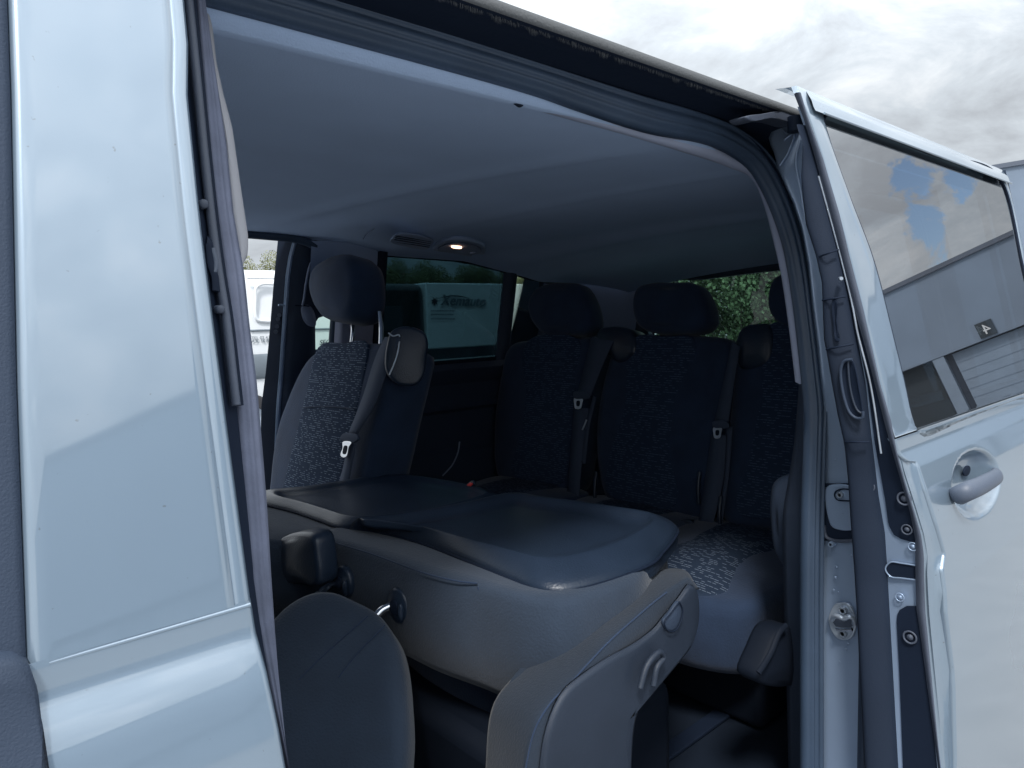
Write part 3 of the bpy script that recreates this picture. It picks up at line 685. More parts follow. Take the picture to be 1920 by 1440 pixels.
    for q, r, mm in (((1711, 1025), .006, 'paint_in'), ((1687, 1120), .006, 'paint_in'), ((1695, 935), .009, 'rubber'), ((1700, 993), .007, 'rubber'), ((1706, 1195), .009, 'rubber'), ((1632, 913), .006, 'rubber')):
        p = Eo(-.0015)(q)
        ring = [p+Vector((0, r*math.cos(a*math.pi/8), r*math.sin(a*math.pi/8))) for a in range(17)]
        k_ = tube('rivet', ring, r*.16, mm, m_, n=40, seg=8)
        cushion('rivet_head', [p+Vector((.0004, r*.5*math.cos(a*math.pi/5), r*.5*math.sin(a*math.pi/5))) for a in range(10)], (-1, 0, 0), .001, r*.18, mm, m_, r=r*.1, n=24)
    tube('end_rib', [Eo(-.002)((x, y)) for y, x in ((330, 1535), (472, 1574), (580, 1600), (620, 1607), (720, 1632), (850, 1652))], .0015, 'steel', m_)
    strip('end_seal', ext(RB0, 150, 1520), ext(RB1, 150, 1520), Eo(-.002), Eo(.0), 'rubber', d, bulge=.008, bd=(-.8, -.6, 0), y0=176, y1=1520, n=120, k=9)
    strip('outer_flange', ext(RB1, 150, 1520), ext(OE, 150, 1520), Eo(.004), lambda q: PS(q, O+.002, True), 'paint', d, y0=842, y1=1520, n=110, k=17, bulge=.004, bd=(-1, -.3, 0),
          prof=lambda t: math.exp(-((t-.2)/.07)**2)+.5*math.exp(-((t-.34)/.05)**2)-.5*math.exp(-((t-.6)/.2)**2))
    # upper roller arm bracket reaching to the rail
    Q = [(1398, 219), (1430, 213), (1462, 208), (1510, 210), (1512, 224), (1495, 232), (1470, 226), (1440, 221), (1408, 227)]
    cushion('roller_arm', [PY(q, .10) for q in Q], (0, -1, 0), .03, .0, 'rubber', d, r=.003, n=60)
    p = PY((1492, 233), .09); tube('roller', [p+Vector((0, 0, .012)), p+Vector((0, 0, -.012))], .013, 'black', d, smoothpath=False)
    box('door_card', (1.16, -.035, .5), (2.02, -.012, 1.30), 'trimdark', d)
sliding_door()

# ---- headliner
ZF = [(-1, 1.805), (.9, 1.805), (1.0, 1.803), (1.147, 1.795), (1.264, 1.772), (1.354, 1.757), (1.75, 1.747), (2.07, 1.691), (2.15, 1.672), (2.5, 1.66)]
def ceil_z(x, y):
    yf = 1.715-(.0 if x < 2.1 else .22*((x-2.1)/.4)**1.6); yn = .192+(.0 if x < 1.4 else .10*min(1, (x-1.4)/1.0)**1.5)
    t = min(1, max(0, (y-yn)/(yf-yn))); zf = lerpt(ZF, x); zn = 1.788-.05*max(0, (x-1.3)/1.2)
    z = zn+(zf-zn)*t+.030*math.sin(math.pi*t)**.7-.045*max(0, (x-2.25)/.25)**2
    for xc, w, a in ((.90+.10*(1-t), .035, .009), (1.86+.1*(t-.5), .05, .010), (1.42, .4, .008)):
        z -= a*math.exp(-((x-xc)/w)**2)*math.sin(math.pi*min(1, max(0, t*1.02)))**.5
    return z
def PC(q, o=0):
    z = 1.77
    for _ in range(12): p = PZ(q, z); z = ceil_z(p.x, p.y)-o
    return PZ(q, z)
def headliner():
    rows = []
    for i in range(150):
        x = -1.0+3.49*i/149; row = []
        yf = 1.715-(.0 if x < 2.1 else .22*((x-2.1)/.4)**1.6); yn = .192+(.0 if x < 1.4 else .10*min(1, (x-1.4)/1.0)**1.5)
        zf = lerpt(ZF, x); zn = 1.788-.05*max(0, (x-1.3)/1.2)
        for j in range(60):
            t = j/59; y = yn+(yf-yn)*t; z = zn+(zf-zn)*t+.030*math.sin(math.pi*t)**.7
            z -= .045*max(0, (x-2.25)/.25)**2*(1-.0*t)
            for xc, w, a in ((.90+.10*(1-t), .035, .009), (1.86+.1*(t-.5), .05, .010), (1.42, .4, .008)):
                z -= a*math.exp(-((x-xc)/w)**2)*math.sin(math.pi*min(1, max(0, t*1.02)))**.5
            z -= .004*math.exp(-((x-1.30)/.02)**2)*(1 if t < .75 else 0)
            if j == 0: row.append(Vector((x, y-.004, z+.03)))
            row.append(Vector((x, y, z)))
        rows.append(row)
    V, F = grid(rows); h = mesh('headliner', V, F, 'roofcloth', van)
    # seam bead at the far edge
    # dome lamp
    o = [PC(q, .012) for q in ((812, 470), (826, 457), (850, 450), (880, 452), (905, 460), (910, 472), (900, 482), (870, 480), (835, 474))]
    hs = cushion('dome_lamp', o, (0, 0, -1), .014, .002, 'headcloth2', h, r=.006, n=48)
    o = [PC(q, .016) for q in ((822, 470), (835, 460), (855, 456), (880, 459), (898, 465), (900, 474), (885, 477), (850, 473))]
    cushion('lamp_lens', o, (0, 0, -1), .003, .002, 'trimmid', hs, r=.004, n=48)
    o = [PC(q, .021) for q in ((847, 462.5), (864, 463.5), (864, 466.5), (850, 465.5))]
    cushion('lamp_bulb', o, (0, 0, -1), .003, .001, 'lamp', hs, r=.001, n=24)
    p = PC((887, 473), .017); tube('lamp_switch', [p+Vector((0, 0, .01)), p+Vector((0, 0, -.004))], .012, 'trimmid', hs, smoothpath=False)
    # vent grille
    o = [PC(q, .004) for q in ((733, 450), (745, 440), (812, 451), (806, 462), (800, 468), (735, 456))]
    v = cushion('ceiling_vent', o, (0, 0, -1), .006, 0, 'headcloth2', h, r=.003, n=48)
    for k in range(4):
        tube('vent_slot', [PC((742-k*1.2, 442.5+k*3.4), .0045), PC((808-k*1.2, 453+k*3.4), .0045)], .0018, 'trimdark', v, smoothpath=False)
    tube('seam_mark', [PC((681, 448)), PC((690, 437)), PC((702, 428))], .0015, 'trimmid', h)
headliner()
# dangling clips near the rail
tube('grab_clip', [PS((966, 192), .10), PS((974, 197), .10), PS((980, 193), .10)], .003, 'black', van)

# ---- far side of the cabin
def far_side():
    def FY(x, z, o=0): return Vector((x, farY(z)-o, z))
    # lower wall with trim
    rows = []
    zs = [.55, .8, .95, 1.0, 1.02, 1.16, 1.175, 1.19, 1.27, 1.30, 1.33, 1.352]
    os_ = [.06, .06, .06, .055, .03, .03, .05, .03, .03, .05, .06, .03]
    for z, o in zip(zs, os_): rows.append([FY(x, z, o) for x in (1.24, 1.6, 2.0, 2.45)])
    V, F = grid(rows); w = mesh('far_side_wall', V, F, 'trimdark', van, angle=30, label='far cabin side wall with dark trim')
    tube('map_pocket_edge', [PF(q, .07) for q in ((862, 828), (858, 850), (848, 872), (830, 892))], .003, 'trimmid', w)
    # rear opening post (slate trim with rubber on both sides)
    XT = 1.205
    rows = [[FY(x, z, o) for x, o in ((1.195, .0), (1.20, .04), (1.215, .05), (1.33, .05), (1.345, .03))] for z in [.55+.05*i for i in range(23)]]
    V, F = grid(rows); mesh('pillar_trim', V, F, 'trimpost', w)
    rows = [[FY(x, z, o) for x, o in ((1.10, .02), (1.20, .035), (1.215, .05), (1.33, .05), (1.345, .03))] for z in (1.64, 1.7, 1.75, 1.79)]
    V, F = grid(rows); mesh('pillar_top', V, F, 'headcloth2', w)
    rows = [[FY(x, z, o) for x, o in ((1.335, .0), (1.34, .052), (1.37, .052), (1.375, .02))] for z in [1.33, 1.5, 1.6, 1.77]]
    V, F = grid(rows); mesh('window_rubber', V, F, 'black', w)
    # rubber seal round the far opening
    P = [Vector((.20, 1.80, .6)), Vector((.20, 1.78, 1.3)), Vector((.24, 1.715, 1.70)), Vector((.32, 1.705, 1.785)), Vector((.6, 1.70, 1.80)), Vector((.95, 1.70, 1.80)), Vector((1.08, 1.70, 1.79)), Vector((1.16, 1.705, 1.75)), Vector((1.195, 1.72, 1.66)), Vector((1.20, 1.77, 1.45)), Vector((1.20, 1.79, 1.3)), Vector((1.20, 1.79, .6))]
    tube('door_seal', P, .014, 'sealdark', w, n=90)
    # header between the headliner and glass
    rows = [[Vector((x, 1.715, lerpt(ZF, x)+.002)), Vector((x, 1.722, lerpt(ZF, x)-.004)), Vector((x, 1.74, lerpt(ZF, x)+.01)), Vector((x, 1.76, 1.84))] for x in [-1+.1*i for i in range(35)]]
    V, F = grid(rows); mesh('roof_side_rail', V, F, 'black', w)
    # window between the posts
    g = mesh('side_window', *grid([[FY(x, z, -.012) for x in (1.345, 2.035)] for z in (1.34, 1.55, 1.80)]), 'tint', w, label='dark privacy window in the far side')
    mesh('window_edge', *grid([[FY(x, z, -.003) for x in (1.34, 2.03)] for z in (1.335, 1.365)]), 'black', g)
    # divider
    rows = [[FY(x, z, o) for x, o in ((1.965, -.01), (1.968, .01), (1.99, .02), (2.012, .02), (2.02, -.004))] for z in [1.33+.03*i for i in range(16)]]
    V, F = grid(rows); mesh('window_post', V, F, 'trimdark', g)
    tube('post_edge', [FY(2.018, z, .012) for z in (1.34, 1.5, 1.7)], .004, 'rubber', g)
    mesh('quarter_window', *grid([[FY(x, z, -.012) for x in (2.02, 2.34)] for z in (1.34, 1.55, 1.72)]), 'tint2', w)
    # rear corner trim, curved round to the tailgate
    rows = []
    for z in [.55, .9, 1.2, 1.34, 1.36, 1.5, 1.6, 1.68, 1.74]:
        row = []
        for k in range(13):
            a = k/12*math.pi/2
            row.append(Vector((2.285+.215*math.sin(a), farY(z)-.02-.27*(1-math.cos(a)), z)))
        rows.append(row)
    V, F = grid(rows); mesh('corner_trim', V, F, 'trimmid', w)
    mesh('side_skin', *grid([[Vector((x, 1.90, z)) for x in (1.22, 1.9, 2.6)] for z in (.3, .8, 1.33)]), 'paint', w)
    mesh('front_skin', *grid([[Vector((x, 1.90-.2*max(0, z-1.33), z)) for x in (-1.0, .19)] for z in (.3, .8, 1.25)]), 'paint', w)
    # far sliding door, partly seen through the opening
    def D(q, o=-.06): return PF(q, o)
    e0 = [(440, 522), (520, 514), (640, 504), (700, 498), (760, 490), (850, 488), (1100, 480)]
    e1 = [(440, 556), (480, 545), (520, 539), (640, 531), (700, 527), (760, 522), (850, 518), (1100, 510)]
    e2 = [(440, 650), (500, 645), (560, 640), (585, 630), (598, 592), (600, 591), (700, 592), (1100, 590)]
    fd = strip('far_sliding_door', e0, e1, lambda q: D(q, -.10), lambda q: D(q, -.05), 'black', van, y0=440, y1=1100, bulge=.002, label='far side door slid half open, seen through the cabin')
    strip('painted_edge', [(y, x-4) for y, x in e1], [(y, x+5) for y, x in e1], lambda q: D(q, -.048), lambda q: D(q, -.046), 'paint_in', fd, y0=444, y1=1100, bulge=.004)
    strip('trim_card', [(y, x+4) for y, x in e1], e2, lambda q: D(q, -.045), lambda q: D(q, -.035), 'trimdark', fd, y0=444, y1=1100, bulge=.012, k=9)
    tube('trim_ridge', [D(q, -.02) for q in ((640, 462), (610, 470), (585, 490), (574, 530), (570, 560), (567, 573))], .004, 'trimmid', fd)
    tube('trim_ridge', [D(q, -.02) for q in ((553, 573), (567, 573), (580, 574))], .002, 'black', fd)
    cushion('pull_cup', [D(q, -.022) for q in ((567, 575), (580, 572), (592, 590), (592, 612), (578, 610), (568, 595))], (0, -1, 0), .01, .006, 'trimmid', fd, r=.006, n=36)
    for q in ((524, 591), (521, 598), (519, 612), (517, 622)):
        p = D(q, -.07); tube('rivet', [p, p+Vector((-.004, -.008, 0))], .007, 'rubber', fd, smoothpath=False)
    tube('edge_tab', [D(q, -.04) for q in ((522, 572), (530, 572), (534, 574))], .003, 'paint_in', fd)
    mesh('door_glass', [D((586, 590), -.09), D((640, 590), -.09), D((640, 655), -.09), D((586, 655), -.09)], [(0, 1, 2, 3)], 'tint2', fd)
    mesh('door_lower', [D((586, 655), -.08), D((700, 655), -.08), D((720, 1100), -.08), D((586, 1100), -.08)], [(0, 1, 2, 3)], 'trimdark', fd)
far_side()

# ---- rear end
def rear():
    X0 = 2.50
    top = [PX(q, X0) for q in ((1187, 527), (1195, 515), (1250, 503), (1320, 494), (1450, 479), (1520, 473))]
    rows = []
    # tailgate frame: ring between outer rectangle and window
    WI = [(1.42, 1.41), (1.43, 1.55), (1.40, 1.648), (1.16, 1.655), (.86, 1.668), (.45, 1.66), (.38, 1.55), (.40, 1.41), (.9, 1.405)]
    WI = cr([(X0, y, z) for y, z in WI], 80, closed=True)
    c = Vector((X0, .92, 1.53))
    def outr(p):
        d = p-c; t = 1e9
        if d.y > 0: t = min(t, .66/d.y)
        if d.y < 0: t = min(t, -.70/d.y)
        if d.z > 0: t = min(t, .20/d.z)
        if d.z < 0: t = min(t, -.95/d.z)
        return c+d*t
    rows = [[p+Vector((.05, 0, 0)) for p in WI], [p+Vector((.004, 0, 0)) for p in WI], [c+(p-c)*1.02 for p in WI], [outr(p) for p in WI]]
    V, F = grid(rows, cu=True); t = mesh('tailgate', V, F, 'trimdark', van, label='closed tailgate with dark inner frame')
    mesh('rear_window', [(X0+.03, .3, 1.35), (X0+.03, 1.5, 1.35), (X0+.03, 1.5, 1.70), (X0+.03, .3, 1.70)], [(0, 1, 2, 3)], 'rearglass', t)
    mesh('tailgate_skin', *grid([[Vector((2.56, y, z)) for y in (.28, .9, 1.86)] for z in (.4, .8, 1.2, 1.38)]), 'paint', t)
    mesh('near_wall', *grid([[Vector((x, .13, z)) for x in (1.25, 2.5)] for z in (.5, 1.33)]), 'trimdark', t)
    f = mesh('cabin_floor', *grid([[Vector((x, y, .555)) for y in (.0, .6, 1.2, 1.82)] for x in (-1, 0, 1, 2, 2.5)]), 'floor', van, label='dark rubber cabin floor')
    for y in (.42, .60, 1.05, 1.35, 1.62):
        box('seat_rail', (.2, y-.02, .556), (2.3, y+.02, .566), 'black', f, bev=.003)
rear()

def cab():
    w = mesh('cab_front', *grid([[Vector((-1.15, y, z)) for y in (0.0, .9, 1.88)] for z in (.4, .8, 1.28)]), 'trimdark', van)
    mesh('windscreen', *grid([[Vector((-1.15+.45*(z-1.28)/.6, y, z)) for y in (0.06, .9, 1.8)] for z in (1.28, 1.85)]), 'tint2', w)
    for i, yc in enumerate((.42, 1.0, 1.48)):
        o = cushion('front_seat', [Vector((-.22+dz*.2, yc+y, .95+dz)) for y, dz in ((-.2, 0), (-.24, .3), (-.2, .56), (0, .60), (.2, .56), (.24, .3), (.2, 0))], (-.98, 0, .2), .14, .01, 'fabric', van, r=.03, n=40)
        cushion('headrest', [Vector((-.10+dz*.2, yc+y, 1.57+dz)) for y, dz in ((-.11, 0), (-.13, .1), (-.08, .18), (.08, .18), (.13, .1), (.11, 0))], (-.98, 0, .2), .09, .01, 'fabric', o, r=.025, n=36)
        cushion('seat_cushion', [Vector((x, yc+y, .97)) for x, y in ((-.2, -.22), (-.2, .22), (-.6, .22), (-.66, 0), (-.6, -.22))], (0, 0, 1), .18, .01, 'fabric', o, r=.03, n=36)
    # dark rear faces of the cab seats' bases
    box('seat_console', (-.6, .2, .56), (-.2, 1.7, .80), 'plastic', van, bev=.02)
cab()
# ================================================================== SEATS
LEAN = math.radians(12)
def seat_frame(x0, z0):
    p0 = Vector((x0, 0, z0)); n = Vector((-math.cos(LEAN), 0, math.sin(LEAN))); upv = Vector((math.sin(LEAN), 0, math.cos(LEAN)))
    return p0, n, upv
YV = Vector((0, 1, 0))
def headrest(parent, pts, pl, n, thick, fm='fabric', bulge=.02, r=.03, label=None):
    return cushion('headrest', [PP(q, pl, n) for q in pts], n, thick, bulge, fm, parent, r=r, n=56, label=label)
def belt_strap(parent, Lp, Rp, pl, n, m='belt', name='seat_belt'):
    rows = []
    A = cr([PP(q, pl, n) for q in Lp], 24); B = cr([PP(q, pl, n) for q in Rp], 24)
    rows = [[a, a.lerp(b, .5)+n*.001, b] for a, b in zip(A, B)]
    V, F = grid(rows); return mesh(name, V, F, m, parent, solid=.0022)

def rear_seats():
    p0, n, upv = seat_frame(1.84, .91)
    def Q(q, o=0): return PP(q, p0+n*o, n)
    specs = [
     dict(lab='far rear seat by the quarter window',
      back=[(1000, 634), (950, 648), (935, 700), (925, 760), (921, 830), (928, 895), (950, 915), (1060, 925), (1078, 880), (1092, 800), (1105, 720), (1118, 650), (1105, 634), (1050, 630)],
      ins=[(988, 640), (1085, 638), (1083, 700), (1076, 770), (1066, 850), (1055, 905), (1010, 903), (960, 892), (960, 840), (970, 740)],
      head=[(1000, 540), (1025, 529), (1055, 527), (1080, 531), (1095, 555), (1104, 590), (1103, 612), (1090, 624), (1055, 627), (1015, 625), (997, 608), (986, 585), (986, 562)],
      posts=[(1030, 1.5), (1097, 1.5)]),
     dict(lab='middle rear seat',
      back=[(1150, 642), (1190, 628), (1250, 624), (1310, 627), (1362, 636), (1374, 665), (1366, 760), (1350, 850), (1338, 930), (1320, 972), (1270, 972), (1210, 962), (1135, 940), (1118, 890), (1112, 810), (1122, 730), (1135, 680)],
      ins=[(1187, 634), (1250, 630), (1300, 633), (1298, 700), (1288, 800), (1278, 880), (1262, 952), (1205, 946), (1138, 926), (1142, 850), (1160, 760)],
      head=[(1190, 537), (1215, 528), (1260, 526), (1298, 530), (1314, 550), (1324, 585), (1322, 603), (1305, 619), (1265, 624), (1215, 621), (1192, 610), (1182, 585), (1182, 555)],
      posts=[(1225, 0), (1312, 0)]),
     dict(lab='near rear seat half hidden by the door seal',
      back=[(1378, 640), (1400, 612), (1440, 604), (1500, 602), (1580, 612), (1600, 700), (1570, 900), (1540, 1000), (1440, 995), (1360, 985), (1345, 960), (1352, 880), (1362, 780), (1372, 700)],
      ins=[(1436, 612), (1540, 612), (1545, 760), (1520, 960), (1450, 972), (1384, 962), (1392, 860), (1415, 720)],
      head=[(1445, 520), (1475, 506), (1510, 500), (1550, 505), (1580, 530), (1588, 570), (1575, 600), (1530, 612), (1480, 612), (1452, 603), (1437, 582), (1434, 555)],
      posts=[(1475, 0), (1550, 0)])]
    for i, s in enumerate(specs):
        o = cushion('rear_seat', [Q(q) for q in s['back']], n, .13, .012, 'fabric', van, r=.035, n=80, label=s['lab'])
        o['group'] = 'third row seats'
        cushion('seat_insert', [Q(q, .004) for q in s['ins']], n, .012, .012, 'dashfine', o, r=.006, n=60, uvax=(YV, upv))
        h = headrest(o, s['head'], p0+n*.02, n, .10, label=None)
        zb = max(q[1] for q in s['head']); zt = min(q[1] for q in s['back'])
        for px, _ in s['posts']:
            a = PP((px, zb-12), p0-n*.04, n); b = PP((px-2, zb+25), p0-n*.04, n)
            tube('headrest_post', [a, b], .006, 'chrome', o, smoothpath=False)
        # cushion
        yc = sum(Q(q).y for q in s['ins'])/len(s['ins']); w = .235
        base = [Vector((x, yc+y, .90)) for x, y in ((1.88, -w), (1.88, w), (1.70, w+.005), (1.45, w), (1.35, w*.93), (1.30, w*.6), (1.285, 0), (1.30, -w*.6), (1.35, -w*.93), (1.45, -w), (1.70, -w-.005))]
        c = cushion('seat_cushion', base, (0, 0, 1), .17, .02, 'fabric', o, r=.035, n=70)
        ib = [Vector((x, yc+y, .904)) for x, y in ((1.84, -.15), (1.84, .15), (1.6, .15), (1.34, .14), (1.305, .0), (1.34, -.14), (1.6, -.15))]
        cushion('cushion_insert', ib, (0, 0, 1), .012, .02, 'dashbig', o, r=.006, n=60, uvax=(YV, Vector((1, 0, 0))))
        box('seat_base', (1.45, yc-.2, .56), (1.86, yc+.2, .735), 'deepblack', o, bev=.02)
        for q in ((1095, 1) if i == 0 else ()): pass
    # shoulder housings
    S = [o for o in bpy.data.objects if o.name.startswith('rear_seat')]
    for o, P in ((S[0], ((1118, 618), (1140, 611), (1165, 612), (1185, 622), (1190, 660), (1160, 680), (1130, 660), (1115, 640))), (S[2], ((1376, 640), (1390, 612), (1418, 605), (1440, 607), (1450, 640), (1440, 680), (1385, 690)))):
        cushion('belt_housing', [Q(q, .015) for q in P], n, .10, .01, 'plastic', o, r=.02, n=48)
    # belts
    def straps(o, L_, R_, off=.028): belt_strap(o, L_, R_, p0+n*off, n)
    straps(S[0], ((1108, 632), (1095, 690), (1082, 740)), ((1150, 640), (1128, 690), (1108, 742)))
    straps(S[0], ((1076, 765), (1070, 850), (1062, 950)), ((1104, 765), (1092, 860), (1084, 950)))
    straps(S[0], ((1112, 742), (1098, 800), (1090, 870)), ((1118, 745), (1106, 800), (1098, 870)))
    straps(S[1], ((1372, 640), (1360, 700), (1340, 790)), ((1388, 650), (1378, 710), (1366, 790)))
    straps(S[1], ((1334, 815), (1322, 900), (1308, 990)), ((1362, 815), (1356, 900), (1335, 992)))
    straps(S[2], ((1362, 800), (1348, 960), (1335, 990)), ((1374, 800), (1366, 900), (1352, 995)), .02)
    for o, c, w, s in ((S[0], (1090, 742), 17, 1.0), (S[1], (1351, 797), 17, 1.0)):
        cx, cy = c
        cushion('belt_tongue_grip', [Q((cx+a*s, cy+b*s), .036) for a, b in ((-16, -6), (0, -9), (14, -4), (15, 4), (4, 7), (-14, 5))], n, .006, .002, 'belt', o, r=.003, n=30)
        P = [(-8, 5), (8, 5), (7, 14), (4, 24), (-6, 24), (-8, 14)]
        sl = [(-3, 10), (3, 10), (2, 19), (-3, 19)]
        cushion('belt_tongue', [Q((cx-6+a, cy+b), .036) for a, b in P], n, .003, 0, 'steel', o, r=.001, n=30)
        cushion('tongue_slot', [Q((cx-6+a, cy+b), .0375) for a, b in sl], n, .001, 0, 'black', o, r=.0005, n=20)
    tube('belt_edge_glint', [Q(q, .03) for q in ((1100, 787), (1096, 797), (1092, 806))], .003, 'steel', S[0])
    # latch levers and tags at the seat hinges
    for o, q in ((S[1], (1118, 930)), (S[1], (1312, 930)), (S[2], (1352, 975))):
        tube('recliner_lever', [Q((q[0], q[1]-45), .03), Q((q[0]-3, q[1]-10), .035), Q((q[0]-2, q[1]+15), .03)], .006, 'plastic', o)
    for o, q in ((S[1], (1114, 952)), (S[1], (1257, 972)), (S[2], (1364, 994))):
        cushion('hinge_tag', [Q((q[0]+a, q[1]+b), .05) for a, b in ((-7, -3), (7, -4), (7, 3), (-7, 4))], n, .003, 0, 'trimmid', o, r=.001, n=24)
    cushion('buckle', [Q(q, .07) for q in ((1274, 976), (1296, 976), (1298, 1006), (1276, 1006))], n, .02, .003, 'plastic', S[2], r=.004, n=30)
    cushion('buckle_button', [Q(q, .077) for q in ((1278, 986), (1290, 987), (1290, 991), (1278, 990))], n, .003, .001, 'red', S[2], r=.001, n=20)
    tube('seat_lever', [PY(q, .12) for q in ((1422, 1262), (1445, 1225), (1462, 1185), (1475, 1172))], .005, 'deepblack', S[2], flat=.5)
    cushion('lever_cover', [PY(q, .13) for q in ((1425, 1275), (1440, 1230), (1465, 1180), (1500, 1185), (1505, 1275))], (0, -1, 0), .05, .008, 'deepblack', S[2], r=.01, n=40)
rear_seats()

def upright_seat():
    p0, n, upv = seat_frame(.95, 1.03)
    Q = lambda q, o=0: PP(q, p0+n*o, n)
    back = [(640, 641), (612, 646), (590, 655), (572, 672), (553, 705), (532, 755), (517, 800), (508, 850), (503, 900), (500, 960), (530, 1000), (640, 1000), (668, 960), (690, 880), (712, 780), (730, 700), (738, 655), (720, 644), (680, 641)]
    o = cushion('upright_seat', [Q(q) for q in back], n, .15, .008, 'fabric', van, r=.03, n=90, label='single upright seat beside the folded pair, belt hanging over it')
    ins = [(596, 650), (640, 643), (688, 643), (684, 690), (668, 770), (648, 850), (632, 930), (620, 990), (520, 990), (527, 930), (545, 850), (570, 750)]
    cushion('seat_insert', [Q(q, .006) for q in ins], n, .012, .008, 'dash', o, r=.006, n=60, uvax=(YV, upv))
    tube('insert_seam', [Q(q, .014) for q in ((566, 764), (610, 762), (662, 766))], .0018, 'fabric', o)
    h = [(600, 484), (625, 474), (655, 471), (684, 477), (703, 500), (709, 535), (705, 575), (690, 594), (650, 600), (615, 599), (590, 590), (577, 565), (573, 530), (580, 503)]
    # swivel: front face narrower, the side seen on the right
    hd = cushion('headrest', [PP(q, p0+n*.03, n) for q in [(602, 482), (622, 474), (642, 473), (656, 488), (662, 533), (658, 572), (646, 596), (618, 600), (594, 592), (579, 565), (573, 530), (580, 503)]], n, .125, .012, 'fabric', o, r=.034, n=60)
    for a, b in (((661, 592), (658, 652)), ((711, 585), (714, 645))):
        tube('headrest_post', [PP(a, p0-n*.05, n), PP(((a[0]+b[0])/2+2, (a[1]+b[1])/2), p0-n*.05, n), PP(b, p0-n*.05, n)], .0065, 'chrome', o)
    # shoulder belt housing
    H = [(727, 640), (733, 622), (748, 613), (770, 612), (795, 622), (803, 640), (801, 670), (795, 705), (780, 722), (750, 722), (735, 712), (724, 695), (722, 670)]
    hp = PP((760, 660), p0, n)
    nh = Vector((-.5, -.85, .1)).normalized()
    hs = cushion('belt_housing', [PP(q, hp, nh) for q in H], nh, .06, .005, 'plastic', o, r=.009, n=60)
    tube('housing_edge', [PP(q, hp+nh*.012, nh) for q in ((749, 640), (746, 660), (738, 685), (730, 703))], .002, 'steel', hs)
    tube('housing_edge', [PP(q, hp+nh*.008, nh) for q in ((728, 624), (737, 630), (748, 628), (750, 636))], .002, 'steel', hs)
    st = lambda L_, R_, off=.024: belt_strap(o, L_, R_, p0+n*off, n)
    st(((722, 632), (706, 665), (680, 745), (654, 812)), ((752, 632), (735, 670), (702, 760), (670, 814)))
    st(((652, 832), (645, 870), (634, 912), (628, 935)), ((667, 832), (660, 872), (652, 912), (648, 935)))
    cushion('belt_tongue_grip', [Q(q, .034) for q in ((641, 814), (655, 812), (668, 815), (671, 822), (662, 830), (645, 829), (637, 822))], n, .008, .002, 'belt', o, r=.003, n=40)
    tb = cushion('belt_tongue', [Q(q, .036) for q in ((642, 829), (659, 830), (654, 838), (650, 855), (643, 858), (638, 853), (642, 840))], n, .003, 0, 'chrome', o, r=.001, n=40)
    cushion('tongue_slot', [Q(q, .0375) for q in ((645, 836), (650, 837), (647, 851), (642, 850))], n, .001, 0, 'black', tb, r=.0004, n=20)
    # piping along the rear edge of the side
    bp = p0-n*.145
    tube('side_piping', [PP(q, bp, n) for q in ((778, 728), (766, 760), (757, 800), (751, 850), (748, 900))], .002, 'trimmid', o)
    bs = [Vector((x, y, 1.0)) for x, y in ((.97, 1.18), (.97, 1.68), (.55, 1.68), (.5, 1.55), (.5, 1.3), (.55, 1.18))]
    cushion('seat_cushion', bs, (0, 0, 1), .16, .02, 'fabric', o, r=.03, n=50)
    box('seat_base', (.58, 1.2, .56), (.95, 1.66, .85), 'plastic', o, bev=.02)
    cushion('buckle', [PX(q, 1.1) for q in ((871, 915), (883, 902), (890, 906), (880, 922))], (-1, -.5, 0), .01, .002, 'plastic', o, r=.002, n=24)
    cushion('buckle_button', [PX(q, 1.095) for q in ((874, 912), (882, 905), (886, 908), (879, 914))], (-1, -.5, 0), .004, .001, 'red', o, r=.001, n=24)
upright_seat()

